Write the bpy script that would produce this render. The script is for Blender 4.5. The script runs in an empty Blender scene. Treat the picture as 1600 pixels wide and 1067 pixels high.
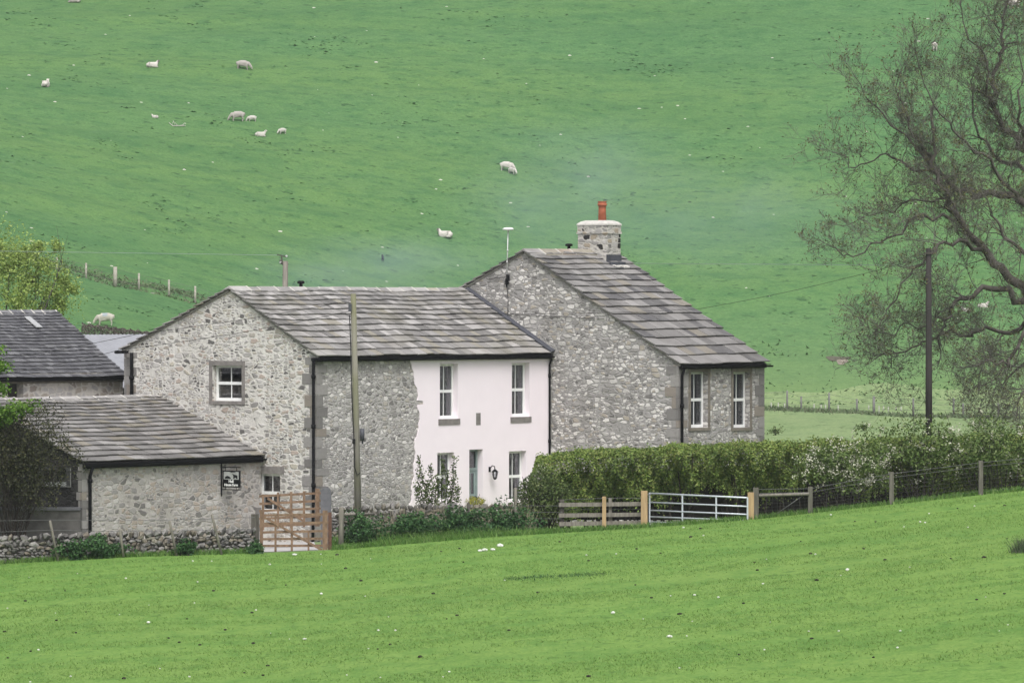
import bpy, bmesh, math, random
import numpy as np
from mathutils import Matrix, Vector
R = math.radians
random.seed(7)
rng = np.random.default_rng(7)
scene = bpy.context.scene
COL = scene.collection

# ------------------------------------------------------------------ camera model
FPX = 7990.0          # focal length in pixels of the 1600 px wide photograph
CZ = 6.5              # eye height above the valley floor datum
HY = 485.0            # image row of the horizon
def at(px, py, d):
    return Vector(((px - 800) * d / FPX, d, CZ - (py - HY) * d / FPX))
def zat(py, d): return CZ - (py - HY) * d / FPX
def xat(px, d): return (px - 800) * d / FPX

cam_d = bpy.data.cameras.new('camera'); cam = bpy.data.objects.new('camera', cam_d); COL.objects.link(cam)
cam.location = (0, 0, CZ); cam.rotation_euler = (R(90), 0, 0)
cam_d.sensor_width = 36; cam_d.lens = FPX / 1600 * 36
cam_d.shift_y = -(533.5 - HY) / 1600
cam_d.clip_start = 1; cam_d.clip_end = 3000
scene.camera = cam

# ------------------------------------------------------------------ helpers
FR = {}     # object name -> world matrix of its frame
def tagp(o, label=None, cat=None, group=None, kind=None):
    if label: o['label'] = label
    if cat: o['category'] = cat
    if group: o['group'] = group
    if kind: o['kind'] = kind
    return o
def thing(name, label, cat, loc=(0, 0, 0), rz=0.0, group=None):
    o = bpy.data.objects.new(name, None); COL.objects.link(o)
    o.empty_display_size = .3
    o.location = loc; o.rotation_euler = (0, 0, rz)
    FR[o.name] = Matrix.Translation(loc) @ Matrix.Rotation(rz, 4, 'Z')
    return tagp(o, label, cat, group)

def unit_blob():
    bm = bmesh.new(); bmesh.ops.create_icosphere(bm, subdivisions=1, radius=1)
    v = [x.co.copy() for x in bm.verts]; f = [[y.index for y in x.verts] for x in bm.faces]
    bm.free(); return v, f
BV, BF = unit_blob()

class MB:
    """collects shapes in world space (through frame M) for one mesh object"""
    def __init__(s, M=None):
        s.v = []; s.f = []; s.M = M or Matrix.Identity(4); s.sm = []
    def p(s, co): s.v.append(s.M @ Vector(co)); return len(s.v) - 1
    def poly(s, pts, smooth=False):
        s.f.append([s.p(q) for q in pts]); s.sm.append(smooth)
    def box(s, a, b):
        (x0, y0, z0), (x1, y1, z1) = a, b
        i = [s.p(q) for q in ((x0,y0,z0),(x1,y0,z0),(x1,y1,z0),(x0,y1,z0),(x0,y0,z1),(x1,y0,z1),(x1,y1,z1),(x0,y1,z1))]
        s.hexa(i)
    def hexa(s, i):
        for q in ((0,3,2,1),(4,5,6,7),(0,1,5,4),(1,2,6,5),(2,3,7,6),(3,0,4,7)):
            s.f.append([i[k] for k in q]); s.sm.append(False)
    def hexpts(s, pts): s.hexa([s.p(q) for q in pts])
    def bar(s, a, b, w, h, up=(0, 0, 1)):
        a = Vector(a); b = Vector(b); d = (b - a).normalized(); up = Vector(up)
        sx = d.cross(up)
        if sx.length < 1e-4: sx = d.cross(Vector((1, 0, 0)))
        sx.normalize(); sy = sx.cross(d).normalized()
        sx *= w / 2; sy *= h / 2
        s.hexpts([a-sx-sy, a+sx-sy, a+sx+sy, a-sx+sy, b-sx-sy, b+sx-sy, b+sx+sy, b-sx+sy])
    def tube(s, pts, rad, n=6, cap=True, smooth=True):
        pts = [Vector(q) for q in pts]
        if not hasattr(rad, '__len__'): rad = [rad] * len(pts)
        rings = []; ref = Vector((0.31, 0.17, 0.93))
        for k, q in enumerate(pts):
            d = (pts[min(k+1, len(pts)-1)] - pts[max(k-1, 0)])
            d = d.normalized() if d.length > 1e-9 else Vector((0, 0, 1))
            sx = d.cross(ref)
            if sx.length < .05: sx = d.cross(Vector((1, 0, 0)))
            sx.normalize(); sy = d.cross(sx)
            rings.append([s.p(q + rad[k] * (math.cos(2*math.pi*j/n) * sx + math.sin(2*math.pi*j/n) * sy)) for j in range(n)])
        for a, b in zip(rings, rings[1:]):
            for j in range(n):
                s.f.append([a[j], a[(j+1) % n], b[(j+1) % n], b[j]]); s.sm.append(smooth)
        if cap:
            s.f.append(rings[0][::-1]); s.sm.append(False); s.f.append(list(rings[-1])); s.sm.append(False)
    def lathe(s, prof, c, n=14):
        rings = [[s.p((c[0] + r*math.cos(2*math.pi*j/n), c[1] + r*math.sin(2*math.pi*j/n), c[2] + z)) for j in range(n)] for r, z in prof]
        for a, b in zip(rings, rings[1:]):
            for j in range(n):
                s.f.append([a[j], a[(j+1) % n], b[(j+1) % n], b[j]]); s.sm.append(True)
        s.f.append(rings[0][::-1]); s.sm.append(False); s.f.append(list(rings[-1])); s.sm.append(False)
    def blob(s, c, r, rz=0, jit=.18, tilt=0):
        m = Matrix.Translation(c) @ Matrix.Rotation(rz, 4, 'Z') @ Matrix.Rotation(tilt, 4, 'Y')
        i0 = len(s.v)
        for q in BV:
            k = 1 + random.uniform(-jit, jit)
            s.p(m @ Vector((q.x*r[0]*k, q.y*r[1]*k, q.z*r[2]*k)))
        for f in BF: s.f.append([i0 + x for x in f]); s.sm.append(False)
    def build(s, name, mat, parent=None, label=None, cat=None, group=None, kind=None, origin=None):
        me = bpy.data.meshes.new(name)
        if parent is not None: F = FR[parent.name]
        else: F = Matrix.Translation(origin if origin is not None else (0, 0, 0))
        Fi = F.inverted()
        me.from_pydata([Fi @ q for q in s.v], [], s.f)
        me.polygons.foreach_set('use_smooth', s.sm)
        me.materials.append(mat); me.update()
        o = bpy.data.objects.new(name, me); COL.objects.link(o)
        if parent is not None: o.parent = parent
        elif origin is not None: o.location = origin
        FR[o.name] = F
        return tagp(o, label, cat, group, kind)

def npmesh(name, V, nper, mat, parent=None, label=None, cat=None, group=None, kind=None, origin=None, smooth=False):
    """V: (N*nper,3) world points; polygons of nper corners each"""
    V = np.asarray(V, dtype=np.float64)
    if parent is not None: F = FR[parent.name]
    else: F = Matrix.Translation(origin if origin is not None else (0, 0, 0))
    Fi = np.array(F.inverted()); V = V @ Fi[:3, :3].T + Fi[:3, 3]
    n = len(V) // nper
    me = bpy.data.meshes.new(name)
    me.vertices.add(len(V)); me.vertices.foreach_set('co', V.astype(np.float32).ravel())
    me.loops.add(len(V)); me.loops.foreach_set('vertex_index', np.arange(len(V), dtype=np.int32))
    me.polygons.add(n); me.polygons.foreach_set('loop_start', np.arange(0, len(V), nper, dtype=np.int32))
    me.polygons.foreach_set('loop_total', np.full(n, nper, dtype=np.int32))
    me.update(calc_edges=True); me.materials.append(mat)
    o = bpy.data.objects.new(name, me); COL.objects.link(o)
    if parent is not None: o.parent = parent
    elif origin is not None: o.location = origin
    FR[o.name] = F
    return tagp(o, label, cat, group, kind)

def leaf_quads(P, size, bias=(0, 0, .35), asp=.62, out=None):
    """diamond leaves at points P, random facing with a bias"""
    n = len(P)
    nrm = rng.normal(size=(n, 3)) + np.asarray(bias) * 2
    if out is not None: nrm = nrm + out
    nrm /= np.linalg.norm(nrm, axis=1)[:, None] + 1e-9
    a = rng.normal(size=(n, 3)); a -= (a * nrm).sum(1)[:, None] * nrm
    a /= np.linalg.norm(a, axis=1)[:, None] + 1e-9
    b = np.cross(nrm, a)
    s = np.broadcast_to(np.asarray(size, dtype=float), (n,))[:, None] * rng.uniform(.6, 1.3, (n, 1))
    V = np.stack([P - a*s*.5, P + b*s*asp*.5 + nrm*s*.08, P + a*s*.5, P - b*s*asp*.5 + nrm*s*.08], axis=1)
    return V.reshape(-1, 3)

def skin_mesh(verts, edges, radii, sub=2):
    me = bpy.data.meshes.new('skin'); me.from_pydata(verts, edges, [])
    ob = bpy.data.objects.new('skin', me); COL.objects.link(ob)
    ob.modifiers.new('s', 'SKIN').use_smooth_shade = True
    for i, r in enumerate(radii):
        sv = me.skin_vertices[0].data[i]
        sv.radius = r if hasattr(r, '__len__') else (r, r); sv.use_root = (i == 0)
    m = ob.modifiers.new('d', 'SUBSURF'); m.levels = sub; m.render_levels = sub
    dg = bpy.context.evaluated_depsgraph_get()
    out = bpy.data.meshes.new_from_object(ob.evaluated_get(dg))
    bpy.data.objects.remove(ob); bpy.data.meshes.remove(me)
    return out

def text_mb(M, txt, size, align='CENTER', depth=.006, sx=1.0, bold=0.0):
    cu = bpy.data.curves.new('txt', 'FONT'); cu.body = txt; cu.size = size; cu.align_x = align; cu.extrude = depth; cu.offset = bold
    ob = bpy.data.objects.new('txt', cu); COL.objects.link(ob)
    dg = bpy.context.evaluated_depsgraph_get()
    me = bpy.data.meshes.new_from_object(ob.evaluated_get(dg))
    mb = MB(M)
    for v in me.vertices: mb.p((v.co.x * sx, v.co.y, v.co.z))
    for f in me.polygons: mb.f.append(list(f.vertices)); mb.sm.append(False)
    bpy.data.objects.remove(ob); bpy.data.curves.remove(cu); bpy.data.meshes.remove(me)
    return mb

# ------------------------------------------------------------------ materials
class NT:
    def __init__(s, name, rough=.85, spec=.25):
        s.m = bpy.data.materials.new(name); s.m.use_nodes = True
        s.nt = s.m.node_tree; s.b = s.nt.nodes['Principled BSDF']; s.out = s.nt.nodes['Material Output']
        s.b.inputs['Roughness'].default_value = rough; s.b.inputs['Specular IOR Level'].default_value = spec
    def n(s, t, **kw):
        nd = s.nt.nodes.new(t)
        for k, v in kw.items():
            if k in nd.inputs: s.set(nd.inputs[k], v)
            else: setattr(nd, k, v)
        return nd
    def set(s, sock, v):
        if hasattr(v, 'is_output'): s.nt.links.new(v, sock)
        else: sock.default_value = v
    def link(s, a, b): s.nt.links.new(a, b)
    def coord(s, scale=(1, 1, 1), kind='Object', rot=(0, 0, 0)):
        tc = s.n('ShaderNodeTexCoord'); mp = s.n('ShaderNodeMapping')
        mp.inputs['Scale'].default_value = scale; mp.inputs['Rotation'].default_value = rot
        s.link(tc.outputs[kind], mp.inputs['Vector']); return mp.outputs[0]
    def noise(s, vec, scale, detail=4, rough=.55, dist=0):
        nd = s.n('ShaderNodeTexNoise'); s.link(vec, nd.inputs['Vector'])
        nd.inputs['Scale'].default_value = scale; nd.inputs['Detail'].default_value = detail
        nd.inputs['Roughness'].default_value = rough; nd.inputs['Distortion'].default_value = dist
        return nd.outputs['Fac'], nd.outputs['Color']
    def ramp(s, fac, stops, interp='LINEAR'):
        nd = s.n('ShaderNodeValToRGB'); cr = nd.color_ramp; cr.interpolation = interp
        while len(cr.elements) < len(stops): cr.elements.new(.5)
        for e, (p, c) in zip(cr.elements, stops):
            e.position = p; e.color = (*c, 1) if len(c) == 3 else c
        s.link(fac, nd.inputs[0]); return nd.outputs[0]
    def mix(s, fac, a, b, mode='MIX'):
        nd = s.n('ShaderNodeMix', data_type='RGBA', blend_type=mode)
        for k, v in ((0, fac), (6, a), (7, b)):
            if hasattr(v, 'is_output'): s.link(v, nd.inputs[k])
            else: nd.inputs[k].default_value = (*v, 1) if hasattr(v, '__len__') else v
        return nd.outputs[2]
    def math(s, op, a, b=0.0, clamp=False):
        nd = s.n('ShaderNodeMath', operation=op, use_clamp=clamp)
        for k, v in ((0, a), (1, b)):
            if hasattr(v, 'is_output'): s.link(v, nd.inputs[k])
            else: nd.inputs[k].default_value = v
        return nd.outputs[0]
    def bump(s, h, strength=.5, dist=.02):
        nd = s.n('ShaderNodeBump'); s.link(h, nd.inputs['Height'])
        nd.inputs['Strength'].default_value = strength; nd.inputs['Distance'].default_value = dist
        s.link(nd.outputs[0], s.b.inputs['Normal'])
    def color(s, c):
        if hasattr(c, 'is_output'): s.link(c, s.b.inputs['Base Color'])
        else: s.b.inputs['Base Color'].default_value = (*c, 1)
        return s
    def island(s):
        return s.n('ShaderNodeNewGeometry').outputs['Random Per Island']

def plain(name, c, rough=.7, var=.12, scale=6, spec=.25, metal=0, bump=0, stretch=(1, 1, 1)):
    t = NT(name, rough, spec); v = t.coord(stretch)
    f, _ = t.noise(v, scale, 5)
    t.color(t.ramp(f, [(.25, tuple(x*(1-var) for x in c)), (.75, tuple(min(1, x*(1+var)) for x in c))]))
    t.b.inputs['Metallic'].default_value = metal
    if bump: t.bump(f, bump, .02)
    return t.m

def rubble(name, mortar, stones, scale=4.2, edge=(.02, .10), zs=1.5, bump=.8, stain=.25, small=.5, mvar=.12, blotch=None):
    t = NT(name, .9, .15)
    v0 = t.coord()
    _, nc = t.noise(v0, 2.6, 3)
    off = t.n('ShaderNodeVectorMath', operation='MULTIPLY_ADD'); t.link(nc, off.inputs[0])
    off.inputs[1].default_value = (.10, .10, .10); t.link(v0, off.inputs[2])
    _, nc2 = t.noise(v0, 11, 3)
    off2 = t.n('ShaderNodeVectorMath', operation='MULTIPLY_ADD'); t.link(nc2, off2.inputs[0])
    off2.inputs[1].default_value = (.07, .07, .07); t.link(off.outputs[0], off2.inputs[2]); off = off2
    mp = t.n('ShaderNodeMapping'); mp.inputs['Scale'].default_value = (1, 1, zs); t.link(off.outputs[0], mp.inputs['Vector'])
    def vor(feature, sc):
        nd = t.n('ShaderNodeTexVoronoi', feature=feature, distance='MINKOWSKI'); nd.inputs['Scale'].default_value = sc
        nd.inputs['Randomness'].default_value = .85; nd.inputs['Exponent'].default_value = 3.2
        t.link(mp.outputs[0], nd.inputs['Vector']); return nd
    def layer(sc):
        c = vor('F1', sc); c2_ = vor('F2', sc)
        sep = t.n('ShaderNodeSeparateColor'); t.link(c.outputs['Color'], sep.inputs[0])
        n = len(stones)
        col = t.ramp(sep.outputs[0], [(i / n, s) for i, s in enumerate(stones)], 'CONSTANT')
        # each stone also varies in how wide its joint is
        lo = t.math('MULTIPLY_ADD', sep.outputs[1], edge[1]); t.nt.nodes[-1].inputs[2].default_value = edge[0]
        d = t.math('SUBTRACT', t.math('SUBTRACT', c2_.outputs['Distance'], c.outputs['Distance']), lo)
        fac = t.math('MULTIPLY', d, 6.5, True)
        return col, fac
    c1, f1 = layer(scale); c2, f2 = layer(scale * 1.75)
    big, _ = t.noise(v0, .9, 2)
    sel = t.math('GREATER_THAN', big, 1 - small)
    col = t.mix(sel, c1, c2); fac = t.n('ShaderNodeMix'); 
    t.link(sel, fac.inputs[0]); t.link(f1, fac.inputs[2]); t.link(f2, fac.inputs[3]); fac = fac.outputs[0]
    fn, _ = t.noise(v0, 22, 4); col = t.mix(t.math('MULTIPLY', fn, .55), col, (.5, .48, .45), 'MULTIPLY')
    mn, _ = t.noise(v0, 9, 4)
    mort = t.ramp(mn, [(.3, tuple(x*(1-mvar) for x in mortar)), (.7, tuple(x*(1+mvar) for x in mortar))])
    c = t.mix(fac, mort, col)
    st, _ = t.noise(t.coord((1, 1, .45)), .8, 5, .6)
    c = t.mix(t.math('MULTIPLY', t.ramp(st, [(.45, (0, 0, 0)), (.75, (1, 1, 1))]), stain), c, (.45, .43, .40), 'MULTIPLY')
    t.color(c)
    h = t.math('MULTIPLY_ADD', fac, .8); t.nt.nodes[-1].inputs[2].default_value = 0
    h2 = t.math('ADD', h, t.math('MULTIPLY', fn, .5))
    t.bump(h2, min(1.0, bump*1.0), .045)
    return t.m

def slate(name, cols, lichen=(.55, .55, .50), rough=.75, lich=.3, moss=None):
    t = NT(name, rough, .3)
    isl = t.island(); n = len(cols)
    c = t.ramp(isl, [(i / n, q) for i, q in enumerate(cols)], 'CONSTANT')
    v = t.coord()
    f, _ = t.noise(v, 5.5, 6, .65)
    c = t.mix(t.math('MULTIPLY', t.ramp(f, [(.50, (0, 0, 0)), (.72, (1, 1, 1))]), lich), c, lichen)
    stv = t.coord((3.2, .55, .55)); sf_, _ = t.noise(stv, 4.5, 5, .65)
    c = t.mix(t.math('MULTIPLY', sf_, .6), c, (.38, .37, .36), 'MULTIPLY')
    g, _ = t.noise(v, 1.1, 3)
    c = t.mix(t.math('MULTIPLY', t.ramp(g, [(.4, (0, 0, 0)), (.7, (1, 1, 1))]), .45), c, (.45, .43, .42), 'MULTIPLY')
    if moss:
        k, _ = t.noise(v, .55, 4)
        c = t.mix(t.math('MULTIPLY', t.ramp(k, [(.5, (0, 0, 0)), (.75, (1, 1, 1))]), .5), c, moss)
    t.color(c); t.bump(t.noise(v, 14, 5)[0], .5, .02)
    return t.m

def leafmat(name, cols, trans=.15, rough=.6):
    t = NT(name, rough, .2)
    isl = t.island(); n = len(cols)
    c = t.ramp(isl, [(i / max(1, n-1), q) for i, q in enumerate(cols)])
    k, _ = t.noise(t.coord(), .9, 3)
    c = t.mix(t.math('MULTIPLY', t.ramp(k, [(.35, (0, 0, 0)), (.7, (1, 1, 1))]), .45), c, cols[0])
    t.color(c)
    tr = t.n('ShaderNodeBsdfTranslucent'); t.link(c, tr.inputs['Color'])
    mx = t.n('ShaderNodeMixShader'); mx.inputs[0].default_value = trans
    t.link(t.b.outputs[0], mx.inputs[1]); t.link(tr.outputs[0], mx.inputs[2]); t.link(mx.outputs[0], t.out.inputs['Surface'])
    return t.m

def pasture(name, cols, dark, patch, sy=1.0, sx=1.0, fine=1.0, bump=.6, speck=None, grit=.5, foot=None, tuft=.75):
    """grassland: broad drifts, clumps, fine sward grit and darker tussocks; sy<1 draws the clumps out along the view depth"""
    t = NT(name, .95, .08)
    vi = t.coord(); v = t.coord((sx, sy, 1))
    broad, _ = t.noise(t.coord((.35, 1, 1)), .055, 5, .6)
    band, _ = t.noise(t.coord((.16, 1, 1), rot=(0, 0, .07)), .22, 4, .6)
    mid, _ = t.noise(v, .75 * fine, 6, .7)
    fin, _ = t.noise(v, 3.4 * fine, 5, .75)
    c = t.ramp(fin, [(.30, cols[0]), (.50, cols[1]), (.70, cols[2])])
    c = t.mix(t.math('MULTIPLY', t.ramp(broad, [(.40, (0, 0, 0)), (.60, (1, 1, 1))]), .6), c, patch)
    c = t.mix(t.math('MULTIPLY', t.ramp(band, [(.50, (0, 0, 0)), (.66, (1, 1, 1))]), .38), c, dark)
    c = t.mix(t.math('MULTIPLY', t.ramp(mid, [(.46, (0, 0, 0)), (.64, (1, 1, 1))]), .6), c, dark)
    gr, _ = t.noise(v, 7.5 * fine, 3, .8)
    c = t.mix(grit, c, t.ramp(gr, [(.32, (.52, .56, .50)), (.50, (1, 1, 1)), (.68, (1.45, 1.36, 1.4))]), 'MULTIPLY')
    tus, _ = t.noise(v, 1.9 * fine, 3, .55)
    c = t.mix(t.math('MULTIPLY', t.ramp(tus, [(.60, (0, 0, 0)), (.69, (1, 1, 1))]), tuft), c, tuple(x*.55 for x in dark))
    if speck:
        vo = t.n('ShaderNodeTexVoronoi', feature='F1'); vo.inputs['Scale'].default_value = speck[0]; t.link(vi, vo.inputs['Vector'])
        sp = t.n('ShaderNodeSeparateColor'); t.link(vo.outputs['Color'], sp.inputs[0])
        near = t.math('LESS_THAN', vo.outputs['Distance'], speck[1]); pick = t.math('GREATER_THAN', sp.outputs[0], speck[2])
        c = t.mix(t.math('MULTIPLY', near, pick), c, (.45, .45, .38))
    if foot:
        sx_ = t.n('ShaderNodeSeparateXYZ'); t.link(vi, sx_.inputs[0])
        yy = t.math('ADD', sx_.outputs[1], t.math('MULTIPLY', mid, 9.0))
        k1 = t.n('ShaderNodeMapRange'); t.link(yy, k1.inputs[0])
        for q, w in zip((1, 2, 3, 4), (338, 362, .85, 0)): k1.inputs[q].default_value = w
        k2 = t.n('ShaderNodeMapRange'); t.link(sx_.outputs[0], k2.inputs[0])
        for q, w in zip((1, 2, 3, 4), (4, 16, 0, 1)): k2.inputs[q].default_value = w
        c = t.mix(t.math('MULTIPLY', k1.outputs[0], k2.outputs[0]), c, t.ramp(fin, [(.3, tuple(q*.8 for q in foot)), (.7, tuple(q*1.2 for q in foot))]))
    t.color(c)
    h = t.math('ADD', t.math('MULTIPLY', fin, .7), t.math('MULTIPLY', mid, 1.0))
    t.bump(h, bump, .10)
    return t.m

M = {}
G = lambda x, k=1: (x*k*1.0, x*k*.96, x*k*.935)
M['gable_stone'] = rubble('pale_pointed_rubble', (0.600,0.578,0.545), [G(0.524), (0.545,0.507,0.452), G(0.447), (0.479,0.442,0.403), G(0.578), G(0.327), G(0.491), (0.491,0.415,0.370), (0.545,0.507,0.436), G(0.458), G(0.164), G(0.567), (0.393,0.360,0.321), G(0.294)], 3.0, (.0, .27), 2.0, .75, .4, .5)
M['front_stone'] = rubble('grey_rubble', (0.395,0.378,0.366), [G(0.496), G(0.389), G(0.661), G(0.319), (0.484,0.448,0.407), G(0.543), G(0.437), G(0.800), G(0.236)], 4.1, (.0, .16), 1.8, .8, .25, .45)
M['block_stone'] = rubble('light_cobble_rubble', (0.330,0.317,0.308), [G(0.605), G(0.396), G(0.748), G(0.308), (0.462,0.418,0.363), G(0.561), G(0.800), G(0.341), G(0.484), G(0.209)], 3.2, (.0, .22), 2.1, .8, .4, .5)
M['shed_stone'] = rubble('brown_grey_rubble', (0.381,0.358,0.336), [G(0.370), (0.392,0.353,0.314), G(0.448), G(0.302), (0.426,0.370,0.325), G(0.515), G(0.392), G(0.202)], 3.2, (.0, .20), 1.9, .6, .4, .45)
M['barn_stone'] = rubble('buff_rubble', (.50, .47, .43), [G(.42), (.28,.25,.23), G(.47), (.42,.38,.33), G(.52), (.33,.29,.26)], 3.0, (.0, .22), 1.6, .5, .3, .4)
M['chimney_stone'] = rubble('chimney_rubble', (0.462,0.440,0.407), [G(0.440), G(0.330), (0.418,0.363,0.286), G(0.484), G(0.220), G(0.039), G(0.396), (0.396,0.341,0.275), G(0.506), G(0.286)], 3.4, (.0, .16), 1.7, .5, .3, .4)
M['dark_gable'] = rubble('shade_darkened_stone', (.035, .034, .034), [G(.035), G(.05), G(.028), G(.06)], 4, (.0, .1), 1.5, .6, .2)  # dark stone, with the bush's shade also put into its colour
def quoin_mat():
    t = NT('dressed_quoin', .9, .15); c = t.ramp(t.island(), [(0, G(.20)), (.25, G(.28)), (.45, (.28,.25,.22)), (.65, G(.23)), (.85, G(.32))], 'CONSTANT')
    f, _ = t.noise(t.coord(), 9, 6, .65); c = t.mix(t.math('MULTIPLY', f, .5), c, (.5, .47, .44), 'MULTIPLY'); t.color(c); t.bump(f, .5, .02); return t.m
M['quoin'] = quoin_mat()
M['sandstone'] = plain('weathered_sandstone', (.185, .165, .14), .9, .3, 5, .15, bump=.4)
M['grey_dressing'] = plain('grey_dressed_stone', (.20, .185, .175), .9, .25, 6, .15, bump=.4)
M['slate_pale'] = slate('pale_stone_slate', [G(0.313), G(0.258), G(0.359), G(0.193), (0.322,0.299,0.253), G(0.285), G(0.396), G(0.166), G(0.322), G(0.239), G(0.460), G(0.294)], (0.405,0.396,0.368), lich=.35, moss=(0.230,0.216,0.166))
M['slate_mixed'] = slate('mixed_stone_slate', [G(0.248), G(0.184), G(0.304), (0.143,0.138,0.138), (0.267,0.244,0.207), G(0.212), G(0.350), (0.124,0.120,0.124), G(0.267), G(0.230), G(0.285)], (0.377,0.368,0.340), lich=.3)
M['slate_out'] = slate('brown_stone_slate', [G(0.225), G(0.180), (0.261,0.239,0.198), G(0.216), G(0.306), G(0.189), (0.239,0.221,0.207), G(0.360), G(0.207), G(0.252)], (0.369,0.360,0.324), lich=.32)
M['slate_blue'] = slate('dark_blue_slate', [(.105,.105,.115), (.09,.09,.10), (.13,.13,.14), (.105,.105,.115), (.18,.18,.19), (.12,.12,.13)], (.36, .36, .37), lich=.32)
M['ridge'] = slate('stone_ridge', [G(.42), G(.34), G(.48), (.40,.37,.31), G(.30)], (.50, .49, .45), lich=.4)
M['ridge_warm'] = slate('clay_stained_ridge', [(.38,.32,.26), (.40,.30,.22), G(.38), (.36,.33,.27)], (.46, .43, .38), lich=.4)
M['mortar'] = plain('lime_mortar', (.24, .23, .21), .95, .3, 9, .1, bump=.3)
M['pink'] = plain('pale_pink_render', (.83, .75, .795), .9, .025, 1.2, .15, bump=.05)
M['white'] = plain('white_paint', (.80, .80, .79), .45, .03, 8, .4)
M['black'] = plain('black_painted_iron', (.008, .008, .009), .75, .2, 8, .12)
M['lead'] = plain('lead_sheet', (.06, .062, .075), .55, .25, 4, .3)
M['dark_timber'] = plain('dark_timber', (.035, .03, .027), .8, .3, 10)
M['sage'] = plain('sage_green_paint', (.23, .29, .28), .5, .08, 8, .35)
M['terracotta'] = plain('terracotta', (.36, .115, .065), .8, .2, 7, .2)
M['old_wood'] = plain('grey_weathered_wood', (.19, .175, .15), .9, .4, 14, .1, bump=.5, stretch=(1, 1, .12))
M['dark_wood'] = plain('dark_weathered_wood', (.085, .078, .068), .9, .4, 14, .1, bump=.5, stretch=(1, 1, .12))
M['new_wood'] = plain('new_yellow_timber', (.36, .255, .14), .8, .25, 12, .2, bump=.3, stretch=(1, 1, .15))
M['gate_wood'] = plain('brown_stained_timber', (.185, .122, .080), .75, .45, 10, .2, bump=.3, stretch=(1, 1, .6))
M['galv'] = plain('galvanised_steel', (.50, .53, .57), .45, .08, 12, .5, metal=.35)
M['wire'] = plain('fence_wire', (.13, .13, .13), .6, .15, 8, .3, metal=.3)
M['cable'] = plain('black_cable', (.02, .02, .02), .8, .2, 8, .1)
M['pale_cable'] = plain('pale_conductor', (.22, .28, .24), .5, .1, 8)
M['alu'] = plain('aerial_aluminium', (.50, .50, .50), .4, .1, 8, .5, metal=.4)
M['stone_flag'] = plain('grey_slab', (.13, .13, .14), .85, .25, 6, .2, bump=.3)
M['cap_render'] = plain('cement_flaunching', (.50, .48, .45), .95, .2, 7, .1, bump=.3)
M['wall_cement'] = plain('old_cement_wall', (.10, .095, .09), .95, .35, 3.0, .1, bump=.3)
M['sheet_roof'] = plain('grey_sheet_roof', (.25, .255, .275), .6, .12, 2.5, .3)
M['gravel'] = plain('pale_gravel', (.40, .39, .38), .95, .2, 30, .1, bump=.5)
M['earth'] = plain('bare_earth', (.20, .15, .11), .95, .3, 8, .1, bump=.5)
M['stake'] = plain('pale_stake', (.40, .40, .36), .8, .1)
M['joint'] = plain('pale_ridge_mortar', (.52, .50, .46), .95, .2, 9, .1)
M['curtain'] = plain('grey_curtain', (.30, .30, .31), .9, .12, 5, .1)
M['bark'] = plain('grey_brown_bark', (.098, .088, .078), .95, .35, 5, .1, bump=.8)
M['twig'] = plain('twig_bark', (.122, .115, .102), .95, .3, 3, .1)
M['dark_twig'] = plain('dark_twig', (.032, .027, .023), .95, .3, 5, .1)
def pole_mat(name, a, b):
    t = NT(name, .9, .12); f, _ = t.noise(t.coord((6, 6, .35)), 3, 5, .6); g, _ = t.noise(t.coord((1, 1, .5)), .9, 2)
    c = t.mix(t.ramp(g, [(.42, (0, 0, 0)), (.6, (1, 1, 1))]), a, b); c = t.mix(t.math('MULTIPLY', f, .6), c, (.4, .4, .4), 'MULTIPLY')
    t.color(c); t.bump(f, .5, .02); return t.m
M['pole'] = pole_mat('mossy_pole', (.26, .245, .21), (.20, .20, .125))
M['pole_dark'] = pole_mat('tarred_pole', (.062, .056, .053), (.042, .039, .037))
def glass_mat():
    t = NT('window_glass', .05, .5)
    tr = t.n('ShaderNodeBsdfTransparent'); tr.inputs[0].default_value = (.82, .84, .86, 1)
    gl = t.n('ShaderNodeBsdfGlossy'); gl.inputs['Roughness'].default_value = .03
    fr = t.n('ShaderNodeFresnel'); fr.inputs[0].default_value = 1.5
    f2 = t.math('MULTIPLY_ADD', fr.outputs[0], .8); t.nt.nodes[-1].inputs[2].default_value = .01
    mx = t.n('ShaderNodeMixShader'); t.link(f2, mx.inputs[0]); t.link(tr.outputs[0], mx.inputs[1]); t.link(gl.outputs[0], mx.inputs[2])
    t.link(mx.outputs[0], t.out.inputs['Surface']); return t.m
M['glass'] = glass_mat()
def stone_isl(name, cols, bump=.6):
    t = NT(name, .95, .1); n = len(cols)
    c = t.ramp(t.island(), [(i / n, q) for i, q in enumerate(cols)], 'CONSTANT')
    f, _ = t.noise(t.coord(), 11, 5, .65)
    c = t.mix(t.math('MULTIPLY', f, .7), c, (.42, .41, .37), 'MULTIPLY')
    g, _ = t.noise(t.coord(), 3, 4)
    c = t.mix(t.math('MULTIPLY', t.ramp(g, [(.5, (0, 0, 0)), (.7, (1, 1, 1))]), .35), c, (.34, .34, .29))
    t.color(c); t.bump(f, bump, .03); return t.m
M['drystone'] = stone_isl('drystone', [G(.22), G(.15), (.21,.185,.15), G(.27), G(.12), (.18,.16,.13), G(.19)])
M['leaf_hedge'] = leafmat('hedge_leaf', [(0.062,0.106,0.025), (0.106,0.168,0.036), (0.162,0.235,0.049), (0.246,0.308,0.078), (0.202,0.207,0.069)])
M['leaf_tree'] = leafmat('spring_tree_leaf', [(.18,.26,.055), (.25,.34,.08), (.33,.43,.12), (.41,.49,.17)], .3)
M['leaf_dark'] = leafmat('olive_bush_leaf', [(.025,.03,.016), (.045,.05,.025), (.065,.07,.03), (.09,.085,.035)], .15)
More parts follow.
